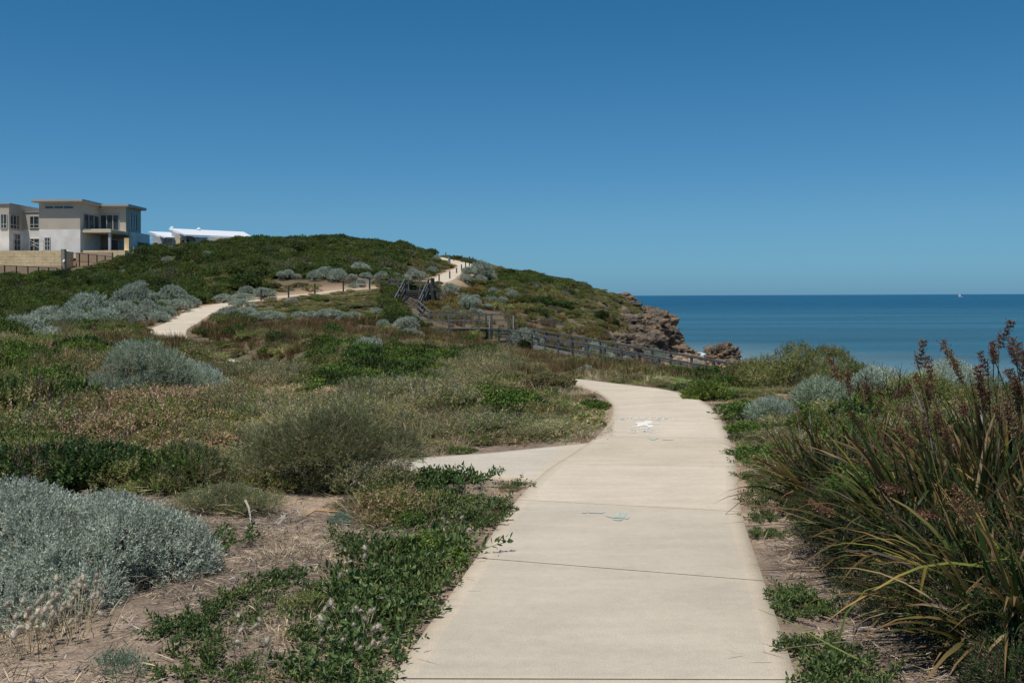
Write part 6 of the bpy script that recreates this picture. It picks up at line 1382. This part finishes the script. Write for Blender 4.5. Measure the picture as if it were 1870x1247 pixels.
# ---- bare dark shrub against the sea
def bare(loc, Rr, h, n, label):
    m_ = MB()
    def grow(p_, d, L, r, lev):
        q = p_ + d * L; mdp = (p_ + q) / 2 + Vector(r2.normal(0, L * .06, 3)); m_.tube([p_, mdp, q], [r, r * .85, r * .6], 4, cap=False)
        if lev:
            for _ in range(3 if lev > 1 else 2): grow(q if r2.random() < .6 else mdp, (d + Vector(r2.normal(0, .5, 3)) + Vector((0, 0, .15))).normalized(), L * r2.uniform(.55, .8), r * .6, lev - 1)
    for i in range(n):
        a = r2.uniform(0, 6.28); grow(Vector((math.cos(a) * Rr * .2, math.sin(a) * Rr * .2, 0)), Vector((math.cos(a) * .9, math.sin(a) * .5, 1.1)).normalized(), h * .36, .011, 3)
    o_ = m_.build('bare_shrub', M_DTWIG); o_.location = loc; tag(o_, label, 'shrub')
x, y, z = cast(1595, 712); bare(W(1595, 706, 16.5)[:2] + (T(W(1595, 706, 16.5)[0], 16.5),), .8, .95, 12, 'bare dark twiggy shrub silhouetted against the sea left of the sedges')
bare(W(1385, 690, 22)[:2] + (T(W(1385, 690, 22)[0], 22),), .6, .8, 7, 'bare grey twigs poking above the green bush by the ramp end')
# ---- bunny tail grass
hm = []
for k in range(3):
    V, P = ICO[3]; Q = V * np.array([.0075, .0075, .0145]); Q = Q * (1 + .12 * vnoise(V[:, 0] * 4, V[:, 1] * 4, V[:, 2] * 4, seed=k))[:, None]
    n = 90; d = r2.normal(0, 1, (n, 3)); d /= np.linalg.norm(d, axis=1, keepdims=True); p0 = d * np.array([.007, .007, .014]); hv, hq = leaf_quads(p0, d + np.array([0, 0, .8]), r2.normal(0, 1, (n, 3)), np.full(n, .009), np.full(n, .0012))
    me = npmesh('seed_head', np.concatenate([Q, hv]), [P, hq + len(Q)], M_STRAW, np.repeat(np.array([[.52, .45, .34]]) * r2.uniform(.85, 1.1), len(Q) + len(hv), 0)); hm.append(me)
def bunny(px0, px1, py0, py1, n, label, hgt=.2, clump=60):
    c = G((px0 + px1) / 2, py1, 0.); t = tag(empty('bunny_tail_grass', (c[0], c[1], T(c[0], c[1]))), label, 'grass')
    link('blades', tuft(clump, .22, .22, .004, [(STRAW, 3), (STRAWL, 2), ((.35, .27, .18), 2), ((.16, .17, .07), 1)], lean=.8, bend=1.0, mat=M_STRAW), t)
    for k in range(n):
        px, py = r2.uniform(px0, px1), r2.uniform(py0, py1); g_ = G(px, py + 22, 0.); z = r2.uniform(.45, 1) * hgt; u_ = Vector((g_[0] - c[0], g_[1] - c[1], z - .0)); b0 = Vector((u_.x * .5, u_.y * .6, 0))
        m_ = MB(); m_.tube([b0, (b0 + u_) / 2 + Vector((0, 0, .02)), u_], .0012, 3, cap=False); s_ = m_.build('stalk', M_ST, t)
        h_ = link('seed_head', hm[k % 3], s_, u_ + Vector((0, 0, .008))); h_.rotation_euler = (r2.normal(0, .5), r2.normal(0, .5), 0); h_.scale = (r2.uniform(1.0, 1.6),) * 3
M_ST = plain('straw_stalk', (.45, .36, .22), .7)
bunny(75, 190, 1105, 1175, 44, 'dense bunch of cream bunny tail grass in front of the big silver bush', .24)
bunny(10, 100, 1140, 1205, 24, 'bunch of cream bunny tail grass in the lower left corner', .2)
bunny(580, 720, 1110, 1190, 22, 'cream bunny tail grass among the foreground creepers', .16, 40)
bunny(800, 860, 940, 985, 12, 'cream bunny tail grass among the creepers below the branch slab', .12, 30)
bunny(620, 700, 1000, 1060, 14, 'cream bunny tail grass behind the foreground creepers', .15, 40)
bunny(430, 500, 1140, 1200, 8, 'sparse bunny tail grass on the sand left of the creepers', .14, 24)
# ---- little tufts in the slab joint, small herbs
wm_ = tuft(26, .03, .035, .004, [((.10, .17, .04), 3), (OLV, 1)], lean=1.1, bend=.8)
for px, py, s, lb in ((1138, 1036.5, 1, 'tiny green weed in the nearest crossing joint of the path'), (1046, 1029.5, .6, 'tinier weed left of the other in the nearest crossing joint')):
    g_ = G(px, py); t = plant('joint_weed', lb, 'weed', (g_[0], g_[1], -.004), wm_, fname='blades', scale=(s * 1.6, s * .7, s))
for px, py, s, lb in ((236, 1240, 1.0, 'blue green feathery herb at the bottom edge of the photo'), (625, 960, .8, 'small blue green herb on the litter right of the needle shrubs')):
    g_ = G(px, py); sp = [sprig(12, .07, .016, .004, .6, r2) for _ in range(3)]; lo = rand_lobes(r2, 3, .14, .13)
    plant('feathery_herb', lb, 'herb', (g_[0], g_[1], -.03), foliage('foliage', lo, 260, sp, [((.16, .27, .19), 3), ((.10, .18, .12), 2)], r2, up=.8), stems_mesh('stems', lo, 10, r2, .003), scale=s)
rock(G(12, 1235)[:2] + (-.01,), (.09, .07, .05), 400, 4, .4, 0, 'small pale stone at the lower left corner of the photo', orange=.3)
